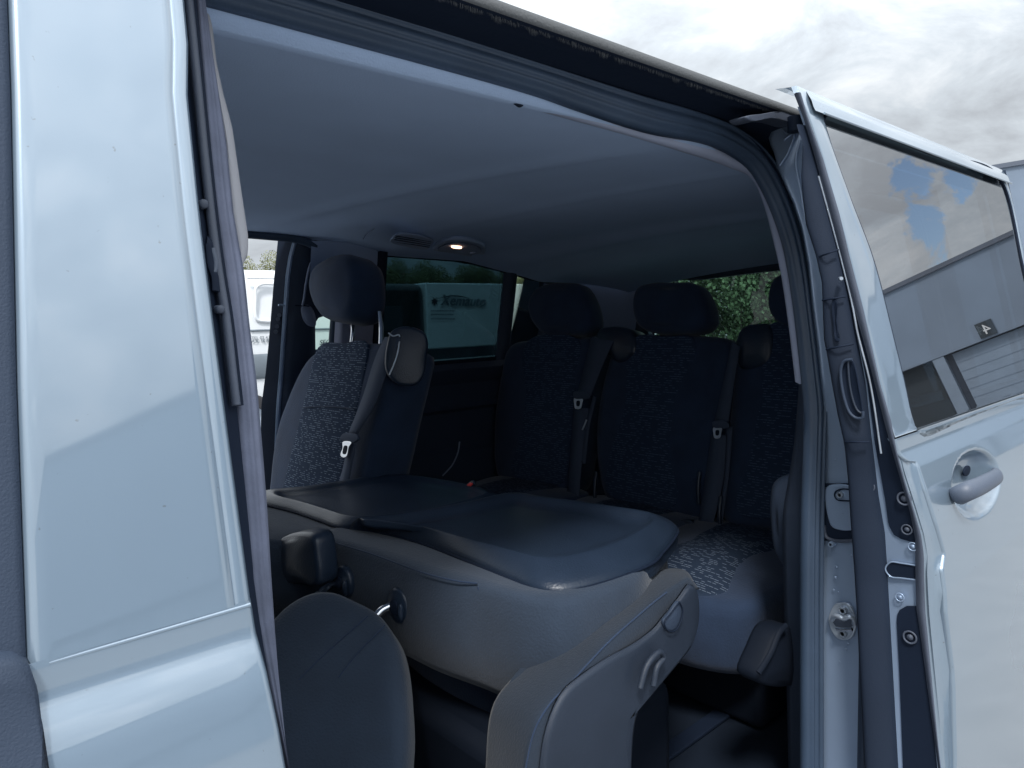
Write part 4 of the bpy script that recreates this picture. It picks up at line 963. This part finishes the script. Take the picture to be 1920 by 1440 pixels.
def folded_seats():
    def Zp(L, z): return [PZ(q, z) for q in L]
    def shell(parent, outer, inner, zo, zl, zi, crown):
        A = cr(Zp(outer, zo), 120, closed=True); B = cr(Zp(inner, zi), 120, closed=True)
        # align starts
        rows = [[a+Vector((0, 0, -.025)) for a in A], [a+Vector((0, 0, -.004)) for a in A], A]
        for t, h in ((.04, .22), (.12, .42), (.25, .60), (.4, .76), (.55, .9), (.68, .99), (.78, 1.0), (.87, .8), (.94, .5), (1, .3)):
            rows.append([a.lerp(b, t)+Vector((0, 0, (zl-zi)*h)) for a, b in zip(A, B)])
        c = sum(B, Vector())/120
        for f in (.93, .8, .6, .4, .2): rows.append([c+(b-c)*f+Vector((0, 0, crown*(1-f*f))) for b in B])
        V, F = grid(rows, cu=True); F.append(tuple(len(V)-120+k for k in range(120)))
        s = mesh('back_shell', V, F, 'plastic', parent)
        tube('shell_gap', [a+Vector((0, 0, -.002)) for a in A[::3]]+[A[0]+Vector((0, 0, -.002))], .003, 'black', parent, n=160, seg=8)
        return s
    # near folded seat
    z = 1.085
    topo = [(599, 1000), (622, 988), (660, 984), (760, 970), (900, 945), (980, 938), (1100, 955), (1235, 982), (1240, 1004), (1222, 1046), (1195, 1080), (1130, 1104), (1060, 1124), (985, 1120), (893, 1097), (800, 1074), (700, 1038), (625, 1015), (603, 1008)]
    T = cr(Zp(topo, z), 110, closed=True)
    c = sum(T, Vector())/110
    rows = []
    for dz, ins in ((-.20, .05), (-.19, .025), (-.165, .008), (-.10, .0), (-.04, .0), (-.014, .002), (-.005, .005), (0, .012), (.002, .03)):
        rows.append([a+(c-a).normalized()*(ins+.018*math.sin(min(1, -dz/.2)*math.pi)*-.6)+Vector((0, 0, dz)) for a in T])
    for f in (.7, .4, .1): rows.append([c+(a-c)*f+Vector((0, 0, -.004)) for a in rows[8]])
    V, F = grid(rows, cu=True); F.append(tuple(range(110))); F.append(tuple(len(V)-110+k for k in range(110)))
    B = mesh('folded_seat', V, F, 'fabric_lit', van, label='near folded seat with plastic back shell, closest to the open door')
    B['group'] = 'folded seats'
    tube('stitched_seam', [PZ(q, z+.0015) for q in ((604, 1010), (625, 1017), (700, 1040), (800, 1076), (860, 1090), (895, 1094))], .0016, 'fabric', B)
    f1 = PZ((895, 1096), z-.004)
    tube('stitched_seam', [PX(q, f1.x-.006) for q in ((896, 1100), (902, 1130), (912, 1170), (920, 1210), (927, 1250))], .0014, 'fabric', B)
    outer = [(655, 992), (700, 985), (760, 975), (860, 955), (930, 936), (965, 931), (1000, 938), (1100, 955), (1200, 971), (1250, 978), (1270, 990), (1262, 1012), (1238, 1040), (1225, 1054), (1150, 1085), (1085, 1103), (1050, 1108), (1010, 1104), (960, 1085), (880, 1052), (780, 1014), (700, 995)]
    inner = [(680, 990.5), (715, 986), (770, 980), (865, 965), (940, 948), (968, 943), (995, 948), (1090, 960), (1175, 974), (1205, 979), (1216, 986), (1208, 997), (1185, 1011), (1165, 1020), (1115, 1040), (1075, 1050), (1045, 1055), (1010, 1055), (965, 1045), (890, 1027), (790, 1004), (715, 994)]
    shell(B, outer, inner, 1.086, 1.122, 1.100, .004)
    # headrest of the near folded seat, hanging at the front
    hx = .56
    top = [(515, 1145), (545, 1120), (580, 1104), (618, 1102), (660, 1118), (700, 1140), (724, 1168), (742, 1200), (752, 1240), (758, 1300), (760, 1400), (740, 1500), (640, 1550), (500, 1540), (420, 1400), (440, 1250)]
    n = Vector((-.55, -.45, .70)).normalized(); pc = PZ((620, 1180), .99)
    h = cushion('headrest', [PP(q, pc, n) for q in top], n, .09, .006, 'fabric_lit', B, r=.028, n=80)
    tube('headrest_seam', [PP(q, pc+n*.0055, n) for q in ((560, 1275), (600, 1235), (650, 1190), (690, 1155))], .0012, 'fabric', h)
    tube('headrest_seam', [PP(q, pc+n*.0055, n) for q in ((635, 1270), (670, 1225), (700, 1195), (722, 1172))], .0012, 'fabric', h)
    for (a, b, e) in (((596, 1116), (634, 1094), (640, 1093)), ((700, 1160), (735, 1135), (743, 1137))):
        fa, fb = PZ((640, 1018), z), PZ((860, 1088), z); fn = Vector((0, 0, 1)).cross(fb-fa).normalized()
        if fn.x > 0: fn = -fn
        fo = fa+fn*.020
        q1 = PP(a, pc-n*.03, n); q2 = PP(b, fo, fn)
        tube('headrest_post', [q1, q1.lerp(q2, .5)+Vector((0, 0, .004)), q2], .0075, 'chrome', B)
        pe = PP(e, fo, fn); sx = Vector((0, 0, 1)).cross(fn)
        k = cushion('post_socket', [pe+sx*.028*math.cos(t)+Vector((0, 0, .033*math.sin(t))) for t in [i/10*2*math.pi for i in range(10)]], fn, .02, .006, 'plastic', B, r=.006, n=40)
        cushion('socket_collar', [pe+fn*.008+sx*.012*math.cos(t)+Vector((0, 0, .014*math.sin(t))) for t in [i/8*2*math.pi for i in range(8)]], fn, .004, .001, 'black', k, r=.002, n=24)
        cushion('release_button', [pe+fn*.009+sx*(.020*(1 if sx.y < 0 else -1)+.005*math.cos(t))+Vector((0, 0, .016*math.sin(t)-.004)) for t in [i/8*2*math.pi for i in range(8)]], fn, .006, .003, 'plastic', k, r=.002, n=24)
    # side bolster and recliner of the near folded seat
    YN, YF = .20, .335
    farE = [(905, 1600), (910, 1450), (925, 1320), (970, 1262), (1060, 1187), (1130, 1138), (1190, 1096), (1215, 1076), (1240, 1067), (1272, 1068), (1288, 1074)]
    nearE = [(975, 1620), (980, 1480), (1010, 1350), (1075, 1275), (1140, 1205), (1190, 1160), (1240, 1118), (1272, 1096), (1292, 1085), (1300, 1090), (1303, 1100)]
    lowE = [(1020, 1640), (1030, 1470), (1060, 1335), (1144, 1250), (1197, 1215), (1240, 1185), (1262, 1160), (1282, 1135), (1298, 1112), (1306, 1104)]
    A = cr([PY(q, YF) for q in farE], 60); Bn = cr([PY(q, YN) for q in nearE], 60); Lw = cr([PY(q, YN+.008) for q in lowE], 60)
    rows = []
    rows.append([a+Vector((0, .004, -.05)) for a in A])
    for t in (0, .06, .15, .3, .5, .7, .85, .94, 1):
        rows.append([a.lerp(b, t)+Vector((0, 0, .007*math.sin(math.pi*t)**.7)) for a, b in zip(A, Bn)])
    for t in (.06, .2, .4, .6, .8, 1): rows.append([b.lerp(l, t)+Vector((0, -.008*math.sin(math.pi*t), 0)) for b, l in zip(Bn, Lw)])
    rows.append([l+Vector((0, .12, 0)) for l in Lw])
    V, F = grid(rows); S_ = mesh('side_bolster', V, F, 'bolstercloth', B)
    tube('bolster_seam', [b+Vector((0, -.0005, .0005)) for b in Bn[2:54:4]], .0013, 'fabric', S_)
    pl = [(1010, 1600), (1015, 1480), (1030, 1370), (1060, 1302), (1103, 1264), (1144, 1236), (1197, 1207), (1234, 1178), (1248, 1160), (1278, 1122), (1299, 1096), (1310, 1108), (1314, 1140), (1311, 1175), (1298, 1212), (1262, 1242), (1237, 1264), (1200, 1330), (1185, 1440), (1180, 1600)]
    R_ = cushion('recliner_cover', [PY(q, YN-.013) for q in pl], (0, -1, 0), .014, .003, 'grained', B, r=.008, n=90)
    D_ = [(1274, 1128), (1280, 1143), (1278, 1160), (1270, 1178), (1260, 1184), (1250, 1180), (1246, 1165), (1256, 1152)]
    k = cushion('recliner_button', [PY(q, YN-.019) for q in D_], (0, -1, 0), .008, .002, 'trimdark', B, r=.003, n=50)
    tube('button_groove', [PY(q, YN-.0215) for q in D_+[D_[0]]], .0010, 'black', k, n=50)
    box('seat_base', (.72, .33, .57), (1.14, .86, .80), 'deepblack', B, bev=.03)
    cushion('seat_cushion', [Vector((x, y, .86)) for x, y in ((.84, .40), (.84, .86), (1.16, .86), (1.16, .40))], (0, 0, 1), .13, .01, 'fabric', B, r=.03, n=50)
    tube('release_handle', [PY(q, .168) for q in ((1225, 1285), (1232, 1250), (1245, 1232), (1238, 1222), (1226, 1230), (1212, 1250), (1200, 1290))], .005, 'grained', B)
    tube('front_strut', [PY(q, .25) for q in ((1160, 1320), (1180, 1262), (1205, 1235))], .008, 'steel', B)
    # far folded seat
    zA = 1.085
    outer = [(480, 925), (560, 917), (640, 905), (700, 895), (745, 892), (840, 905), (900, 918), (932, 929), (932, 940), (900, 952), (840, 968), (760, 982), (690, 990), (640, 988), (600, 975), (550, 958), (480, 938)]
    inner = [(530, 930), (585, 923), (650, 913), (700, 904), (742, 901), (825, 911), (880, 922), (902, 931), (900, 936), (875, 944), (825, 957), (755, 970), (700, 976), (655, 974), (620, 964), (575, 950), (530, 938)]
    tA = [(430, 940), (560, 915), (740, 892), (935, 930), (940, 950), (760, 990), (660, 994), (628, 994), (600, 1012), (560, 1016), (430, 1000)]
    T = cr(Zp(tA, zA), 90, closed=True); c = sum(T, Vector())/90
    rows = [[a+(c-a).normalized()*i_+Vector((0, 0, dz)) for a in T] for dz, i_ in ((-.18, .02), (-.1, 0), (-.02, 0), (-.005, .004), (0, .012), (-.003, .1))]
    V, F = grid(rows, cu=True); F.append(tuple(range(90))); F.append(tuple(len(V)-90+k for k in range(90)))
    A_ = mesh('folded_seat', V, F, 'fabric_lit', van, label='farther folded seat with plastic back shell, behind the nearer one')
    A_['group'] = 'folded seats'
    shell(A_, outer, inner, 1.088, 1.110, 1.096, .004)
    # rounded plastic block at its front
    fx = .60
    bk = cushion('front_cover', [PX(q, fx) for q in ((517, 1020), (530, 1006), (585, 1007), (592, 1040), (594, 1096), (560, 1096), (524, 1088), (515, 1060))], (-1, -.1, 0), .05, .008, 'plastic', A_, r=.012, n=60)
    box('seat_base', (.74, .95, .57), (1.1, 1.17, .9), 'plastic', A_, bev=.03)
folded_seats()

# ================================================================== OUTSIDE THE VAN
def wheel(parent, c, r, w=.24):
    rows = []
    for a in range(28):
        t = a/28*2*math.pi
        rows.append([Vector((c[0]+q*math.cos(t), c[1]+y, c[2]+q*math.sin(t))) for q, y in ((r*.6, -w/2), (r*.93, -w/2), (r, -w*.4), (r, w*.4), (r*.93, w/2), (r*.6, w/2))])
    V, F = grid(rows, cv=True); o = mesh('wheel', V, F, 'tyre', parent, label=None)
    rows = [[Vector((c[0]+q*math.cos(a/28*2*math.pi), c[1]+y, c[2]+q*math.sin(a/28*2*math.pi))) for q, y in ((r*.62, -w*.45), (r*.55, -w*.3), (r*.3, -w*.25), (r*.12, -w*.4), (.01, -w*.4))] for a in range(28)]
    V, F = grid(rows, cv=True); mesh('rim', V, F, 'steel', o)
def panel_van():
    Y0 = 8.0; x0, x1 = -1.4, 4.55; zt = PY((490, 503), Y0).z
    v = empty('white_van', (1.5, Y0+1, 0)); tag(v, 'white panel van with pressed side panels and dark SEC lettering, behind the far open door', 'van')
    def w(p): return Vector(p)-v.location
    prof = [(0, .62), (-.01, .8), (-.02, 1.2), (-.01, 1.5), (.03, zt-.28), (.06, zt-.10), (.12, zt-.03), (.3, zt), (1.0, zt+.03), (1.9, zt), (2.0, 1.4), (2.0, .6)]
    rows = [[w((x+s*(z-.6)*.02, Y0+y, z)) for y, z in prof] for x, s in ((x0, 1), (x0+.05, 1), (1, 0), (x1-.05, 0), (x1, 0))]
    V, F = grid(rows); b = mesh('body', V, F, 'white', v, angle=40)
    mesh('end_wall', [w((x1, Y0+y, z)) for y, z in prof], [tuple(range(len(prof)))], 'white', b, smooth=False)
    # lower grey band
    zl = PY((500, 663), Y0).z
    rows = [[w((x, Y0+y, z)) for y, z in ((-.03, zl), (-.05, zl-.03), (-.05, zl-.26), (-.02, zl-.30))] for x in (x0, x1)]
    V, F = grid(rows); mesh('side_bumper', V, F, 'grey', v, angle=40)
    def P(q): p = PY(q, Y0-.02); return w(p)
    # pressed panel outline
    tube('panel_rib', [P(q) for q in ((520, 533), (490, 533), (480, 540), (479, 560), (479, 590), (482, 599), (495, 602), (520, 602))], .018, 'white', b)
    tube('waist_line', [P(q) for q in ((470, 620), (500, 619), (640, 616))], .012, 'grey', b, smoothpath=False)
    tube('roof_line', [P(q) for q in ((463, 521), (520, 522))], .014, 'white', b, smoothpath=False)
    o = P((598, 646.5)); s = (P((599, 636))-P((599, 647))).z*1.38
    text('lettering', 'SEC', 'ink', b, o+Vector((0, -.012, 0)), (1, 0, 0), (0, 0, 1), s*.86, shear=.25)
    for j, (yy, t_) in enumerate(((637, 'TEL 02 43'), (643, 'A.A. 16 80'))):
        o = P((471, yy)); text('lettering', t_, 'grey', b, o+Vector((0, -.012, 0)), (1, 0, 0), (0, 0, 1), .055, shear=0)
    for x in (-.4, 3.35): wheel(v, (x-v.location.x, Y0+.05-v.location.y, .36), .36)
panel_van()
def box_truck():
    Y0 = 12.0
    a = PY((798, 530), Y0); b = PY((805, 655), Y0); zt, zb = a.z, b.z
    x0 = a.x; x1 = x0+8.5
    t = empty('box_truck', (x0+2, Y0+1, 0)); tag(t, 'white box truck with a dark script logo, seen through the privacy window', 'truck')
    L = t.location
    bx = box('cargo_box', (x0-L.x, Y0-L.y, zb-L.z), (x1-L.x, Y0+2.3-L.y, zt), 'white', t, bev=.03)
    def P(q): return PY(q, Y0-.03)-L
    # logo: script, arc, star shape
    o = P((826, 572)); text('lettering', 'Xemauto', 'grey', bx, o, (1, 0, -.03), (0, 0, 1), .33, shear=.35, ext_=.012)
    tube('logo_arc', [P(q) for q in ((818, 561), (835, 556), (858, 555), (880, 560), (886, 566))], lambda t_: .014*(1-abs(2*t_-1)*.7), 'ink', bx)
    V = []; 
    for k in range(14):
        r = 9 if k % 2 else 4; an = k/14*2*math.pi+.3; V.append(P((815+r*math.cos(an)*.9, 565+r*math.sin(an))))
    mesh('logo_emblem', V, [tuple(range(14))], 'ink', bx, smooth=False)
    for k, (x, y, w_) in enumerate(((808, 584, 42), (808, 591, 40), (808, 599, 46))):
        pts = []; xx = x
        V, F = [], []
        while xx < x+w_:
            l = random.uniform(2, 5); i = len(V)
            V += [P((xx, y)), P((xx+l, y)), P((xx+l, y-2.2)), P((xx, y-2.2))]; F.append((i, i+1, i+2, i+3)); xx += l+1.0
        mesh('small_print', V, F, 'grey', bx, smooth=False)
    box('chassis', (x0+.1-L.x, Y0+.3-L.y, zb-.25), (x1-.2-L.x, Y0+2-L.y, zb-.01), 'grey', t)
    cab = box('cab', (x0-2.0-L.x, Y0+.02-L.y, .55), (x0-.02-L.x, Y0+2.3-L.y, zt-.02), 'darkcab', t, bev=.15)
    box('cab_window', (x0-1.5-L.x, Y0+.005-L.y, 1.35), (x0-.6-L.x, Y0+.03-L.y, 1.85), 'ink', cab, bev=.02)
    for x in (x0-1.2, x0+3.2, x0+6.8): wheel(t, (x-L.x, Y0+.35-L.y, .42), .42)
box_truck()
# warehouse whose wall closes the yard behind the van, with numbered loading bays
def warehouse():
    # front wall runs from A to B
    Hh = 6.45
    A = Vector((31.4, 9.0, 0)); B = Vector((29.0, -14, 0)); d = (B-A).normalized(); nrm = Vector((-d.y, d.x, 0)); 
    if nrm.x > 0: nrm = -nrm
    wh = empty('warehouse', tuple(A.lerp(B, .5))); tag(wh, 'grey clad warehouse with a 4 over its roller door, mirrored in the door glass', 'warehouse')
    L = wh.location
    def pt(s, z, o=0): return A+d*s+nrm*o+Vector((0, 0, z))-L
    LEN = (B-A).length; zb = 3.45
    # upper cladding
    def bandbox(name, s0, s1, z0, z1, o0, o1, m, parent):
        V = [pt(s, z, o) for s in (s0, s1) for o in (o0, o1) for z in (z0, z1)]
        F = [(0, 1, 3, 2), (4, 6, 7, 5), (0, 4, 5, 1), (2, 3, 7, 6), (0, 2, 6, 4), (1, 5, 7, 3)]
        return mesh(name, V, F, m, parent, smooth=False)
    f = bandbox('facade', 0, LEN, zb, Hh, -6, 0, 'facade', wh)
    bandbox('coping', -.05, LEN+.05, Hh, Hh+.16, -.3, .08, 'coping', f)
    for s in range(5, int(LEN), 9): bandbox('cladding_joint', s, s+.03, zb+.02, Hh-.02, -.001, .003, 'roller', f)
    bandbox('lower_wall', 0, LEN, 0, zb-.003, -6, -.35, 'coping', wh)
    # bays
    s = 1.0; k = 1
    def sign(s_, n_):
        b_ = bandbox('bay_sign', s_-.27, s_+.27, zb+.06, zb+.62, .0, .03, 'ink', f)
        text('bay_number', n_, 'signwhite', b_, pt(s_-.15, zb+.16, .045), d*1, (0, 0, 1), .52, ext_=.004)
    import math as _m
    # sign 4 where its mirror image shows in the door glass
    g = PS((1855, 628), -.09, True); nn = Vector((0, -1, .22)).normalized(); rd = ray(1855, 628); rd = rd-nn*2*rd.dot(nn)
    tt = (A-g).dot(nrm)/rd.dot(nrm); hit = g+rd*tt; s4 = (hit-A).dot(d)
    for i in range(-3, 3):
        sc_ = s4+i*3.9
        if 0 < sc_-1.6 and sc_+1.6 < LEN:
            dr = bandbox('roller_door', sc_-2.2+.35, sc_+1.35, .05, zb-.05, -.3, -.2, 'roller', wh) if i != 1 else bandbox('open_bay', sc_-2.2+.4, sc_+1.3, .02, zb-.02, -.34, -.33, 'ink', wh)
            if i != 1:
                for z_ in range(9): bandbox('door_rib', sc_-1.85, sc_+1.35, .3+z_*.34, .325+z_*.34, -.2, -.19, 'facade', dr)
        if 0 < sc_-2.1 < LEN: bandbox('bay_post', sc_-2.3, sc_-1.9, 0, zb-.01, -.5, -.02, 'roller', wh)
        if .4 < sc_ < LEN-.4: sign(sc_, str(4+i))
    return s4
s4 = warehouse()
def warehouse2():
    A = Vector((-5, -35.5, 0)); B = Vector((12, -15.8, 0)); d = (B-A).normalized(); n = Vector((-d.y, d.x, 0))
    w = empty('warehouse', tuple((A+B)/2)); tag(w, 'plain grey warehouse standing opposite the closed front door of the silver van', 'warehouse'); L = w.location
    def bb(name, s0, s1, z0, z1, o0, o1, m, parent):
        V = [A+d*a+n*o+Vector((0, 0, z))-L for a in (s0, s1) for o in (o0, o1) for z in (z0, z1)]
        F = [(0, 1, 3, 2), (4, 6, 7, 5), (0, 4, 5, 1), (2, 3, 7, 6), (0, 2, 6, 4), (1, 5, 7, 3)]
        return mesh(name, V, F, m, parent, smooth=False)
    ln = (B-A).length; f = bb('facade', 0, ln, 3.4, 8.9, -12, 0, 'facade', w)
    bb('coping', -.1, ln+.1, 8.9, 9.07, -12, .1, 'coping', f)
    bb('lower_wall', 0, ln, 0, 3.39, -12, -.3, 'facade', w)
    for i in range(5): bb('roller_door', 1.5+i*4.9, 4.9+i*4.9, .03, 3.2, -.3, -.2, 'roller', w)
warehouse2()

# trees
def crown_mesh(name, n, rx, rz, zc, leaf, m, seedv, parent, sparse=0.0):
    rnd = random.Random(seedv); V, F = [], []
    cl = [(rnd.uniform(-.7, .7), rnd.uniform(-.7, .7), rnd.uniform(-.8, .8), rnd.uniform(.25, .5)) for _ in range(16)]
    for i in range(n):
        c = cl[rnd.randrange(16)]
        while True:
            p = Vector((rnd.uniform(-1, 1), rnd.uniform(-1, 1), rnd.uniform(-1, 1)))
            if p.length < 1: break
        p = p*c[3]+Vector(c[:3]); p = Vector((p.x*rx, p.y*rx, p.z*rz+zc))
        a = Vector((rnd.gauss(0, 1), rnd.gauss(0, 1), rnd.gauss(0, 1))).normalized(); b = a.orthogonal().normalized(); s = leaf*rnd.uniform(.6, 1.3); c2 = a.cross(b)
        k = len(V); V += [p+b*s, p+c2*s*.6, p-b*s, p-c2*s*.6]; F.append((k, k+1, k+2, k+3))
    return mesh(name, V, F, m, parent, smooth=False)
def tree(name, loc, h, rx, m, n, leaf, seedv, label, cat, group, crownlow=.35):
    t = empty(name, loc); tag(t, label, cat, group)
    crown_mesh('crown', n, rx, h*(1-crownlow)/2*1.1, h*(crownlow+1)/2, leaf, m, seedv, t)
    rnd = random.Random(seedv)
    V, F = [], []
    def limb(P, r0_, r1_):
        P = cr(P, 7)
        for i, p in enumerate(P):
            r = r0_+(r1_-r0_)*i/6
            for k in range(6): V.append(p+Vector((r*math.cos(k*math.pi/3), r*math.sin(k*math.pi/3), 0)))
        b = len(V)-42
        for i in range(6):
            for k in range(6): F.append((b+i*6+k, b+i*6+(k+1) % 6, b+i*6+6+(k+1) % 6, b+i*6+6+k))
    limb([Vector((0, 0, 0)), Vector((.05*h*.3, 0, h*.35)), Vector((0, .03*h, h*.8))], .012*h, .004*h)
    for k in range(9):
        a = rnd.uniform(0, 6.28); z = h*rnd.uniform(.2, .65); l = rx*rnd.uniform(.5, .95)
        limb([Vector((0, 0, z)), Vector((l*.5*math.cos(a), l*.5*math.sin(a), z+.1*h)), Vector((l*math.cos(a), l*math.sin(a), z+.25*h))], .005*h, .0015*h)
    mesh('trunk', V, F, 'bark', t); return t
def dup(root, loc, rz, sc_, label):
    r = root.copy(); COL.objects.link(r); r.location = loc; r.rotation_euler = (0, 0, rz); r.scale = (sc_,)*3; r['label'] = label
    for ch in list(root.children):
        c = ch.copy(); COL.objects.link(c); c.parent = r
    return r
def trees():
    g1 = 'thin spring trees along the yard edge'
    la = 'thin olive spring tree showing over the roof of the white panel van'
    lb = 'thin spring tree behind the white box truck'
    tr = tree('spring_tree', (12, 44, 0), 5.3, 1.9, 'leaf2', 15000, .05, 3, la, 'tree', g1, .1)
    rnd = random.Random(11)
    for i in range(34):
        x = 13.3+i*1.25; y = 44-i*.2+rnd.uniform(-1, 1)
        dup(tr, (x, y, 0), rnd.uniform(0, 6), rnd.uniform(.92, 1.03), la if x < 23 else lb) if not 21.5 < x < 25.5 and x < 41 else None
    g2 = 'green shrubs behind the tailgate window'
    names = ['nearest', 'second nearest', 'third nearest', 'fourth nearest']
    a = tree('green_shrub', (10.6, 5.7, 0), 3.3, 1.6, 'leaf', 26000, .034, 21, 'dense green shrub in the middle of the tailgate window', 'shrub', g2, .0)
    for k, (x, y, s_, lab) in enumerate(((9.9, 7.4, .95, 'dense green shrub behind the middle rear headrest'), (12.6, 6.1, 1.2, 'tall green shrub filling the gap left of the near headrest'), (13.6, 6.9, 1.25, 'taller green shrub at the back of the bank'), (10.6, 4.7, .92, 'green shrub at the right of the tailgate window, next to the near headrest'))):
        dup(a, (x, y, 0), 1.3+k*1.7, s_, lab)
trees()
print('s4', s4, 'objs', len(bpy.data.objects))
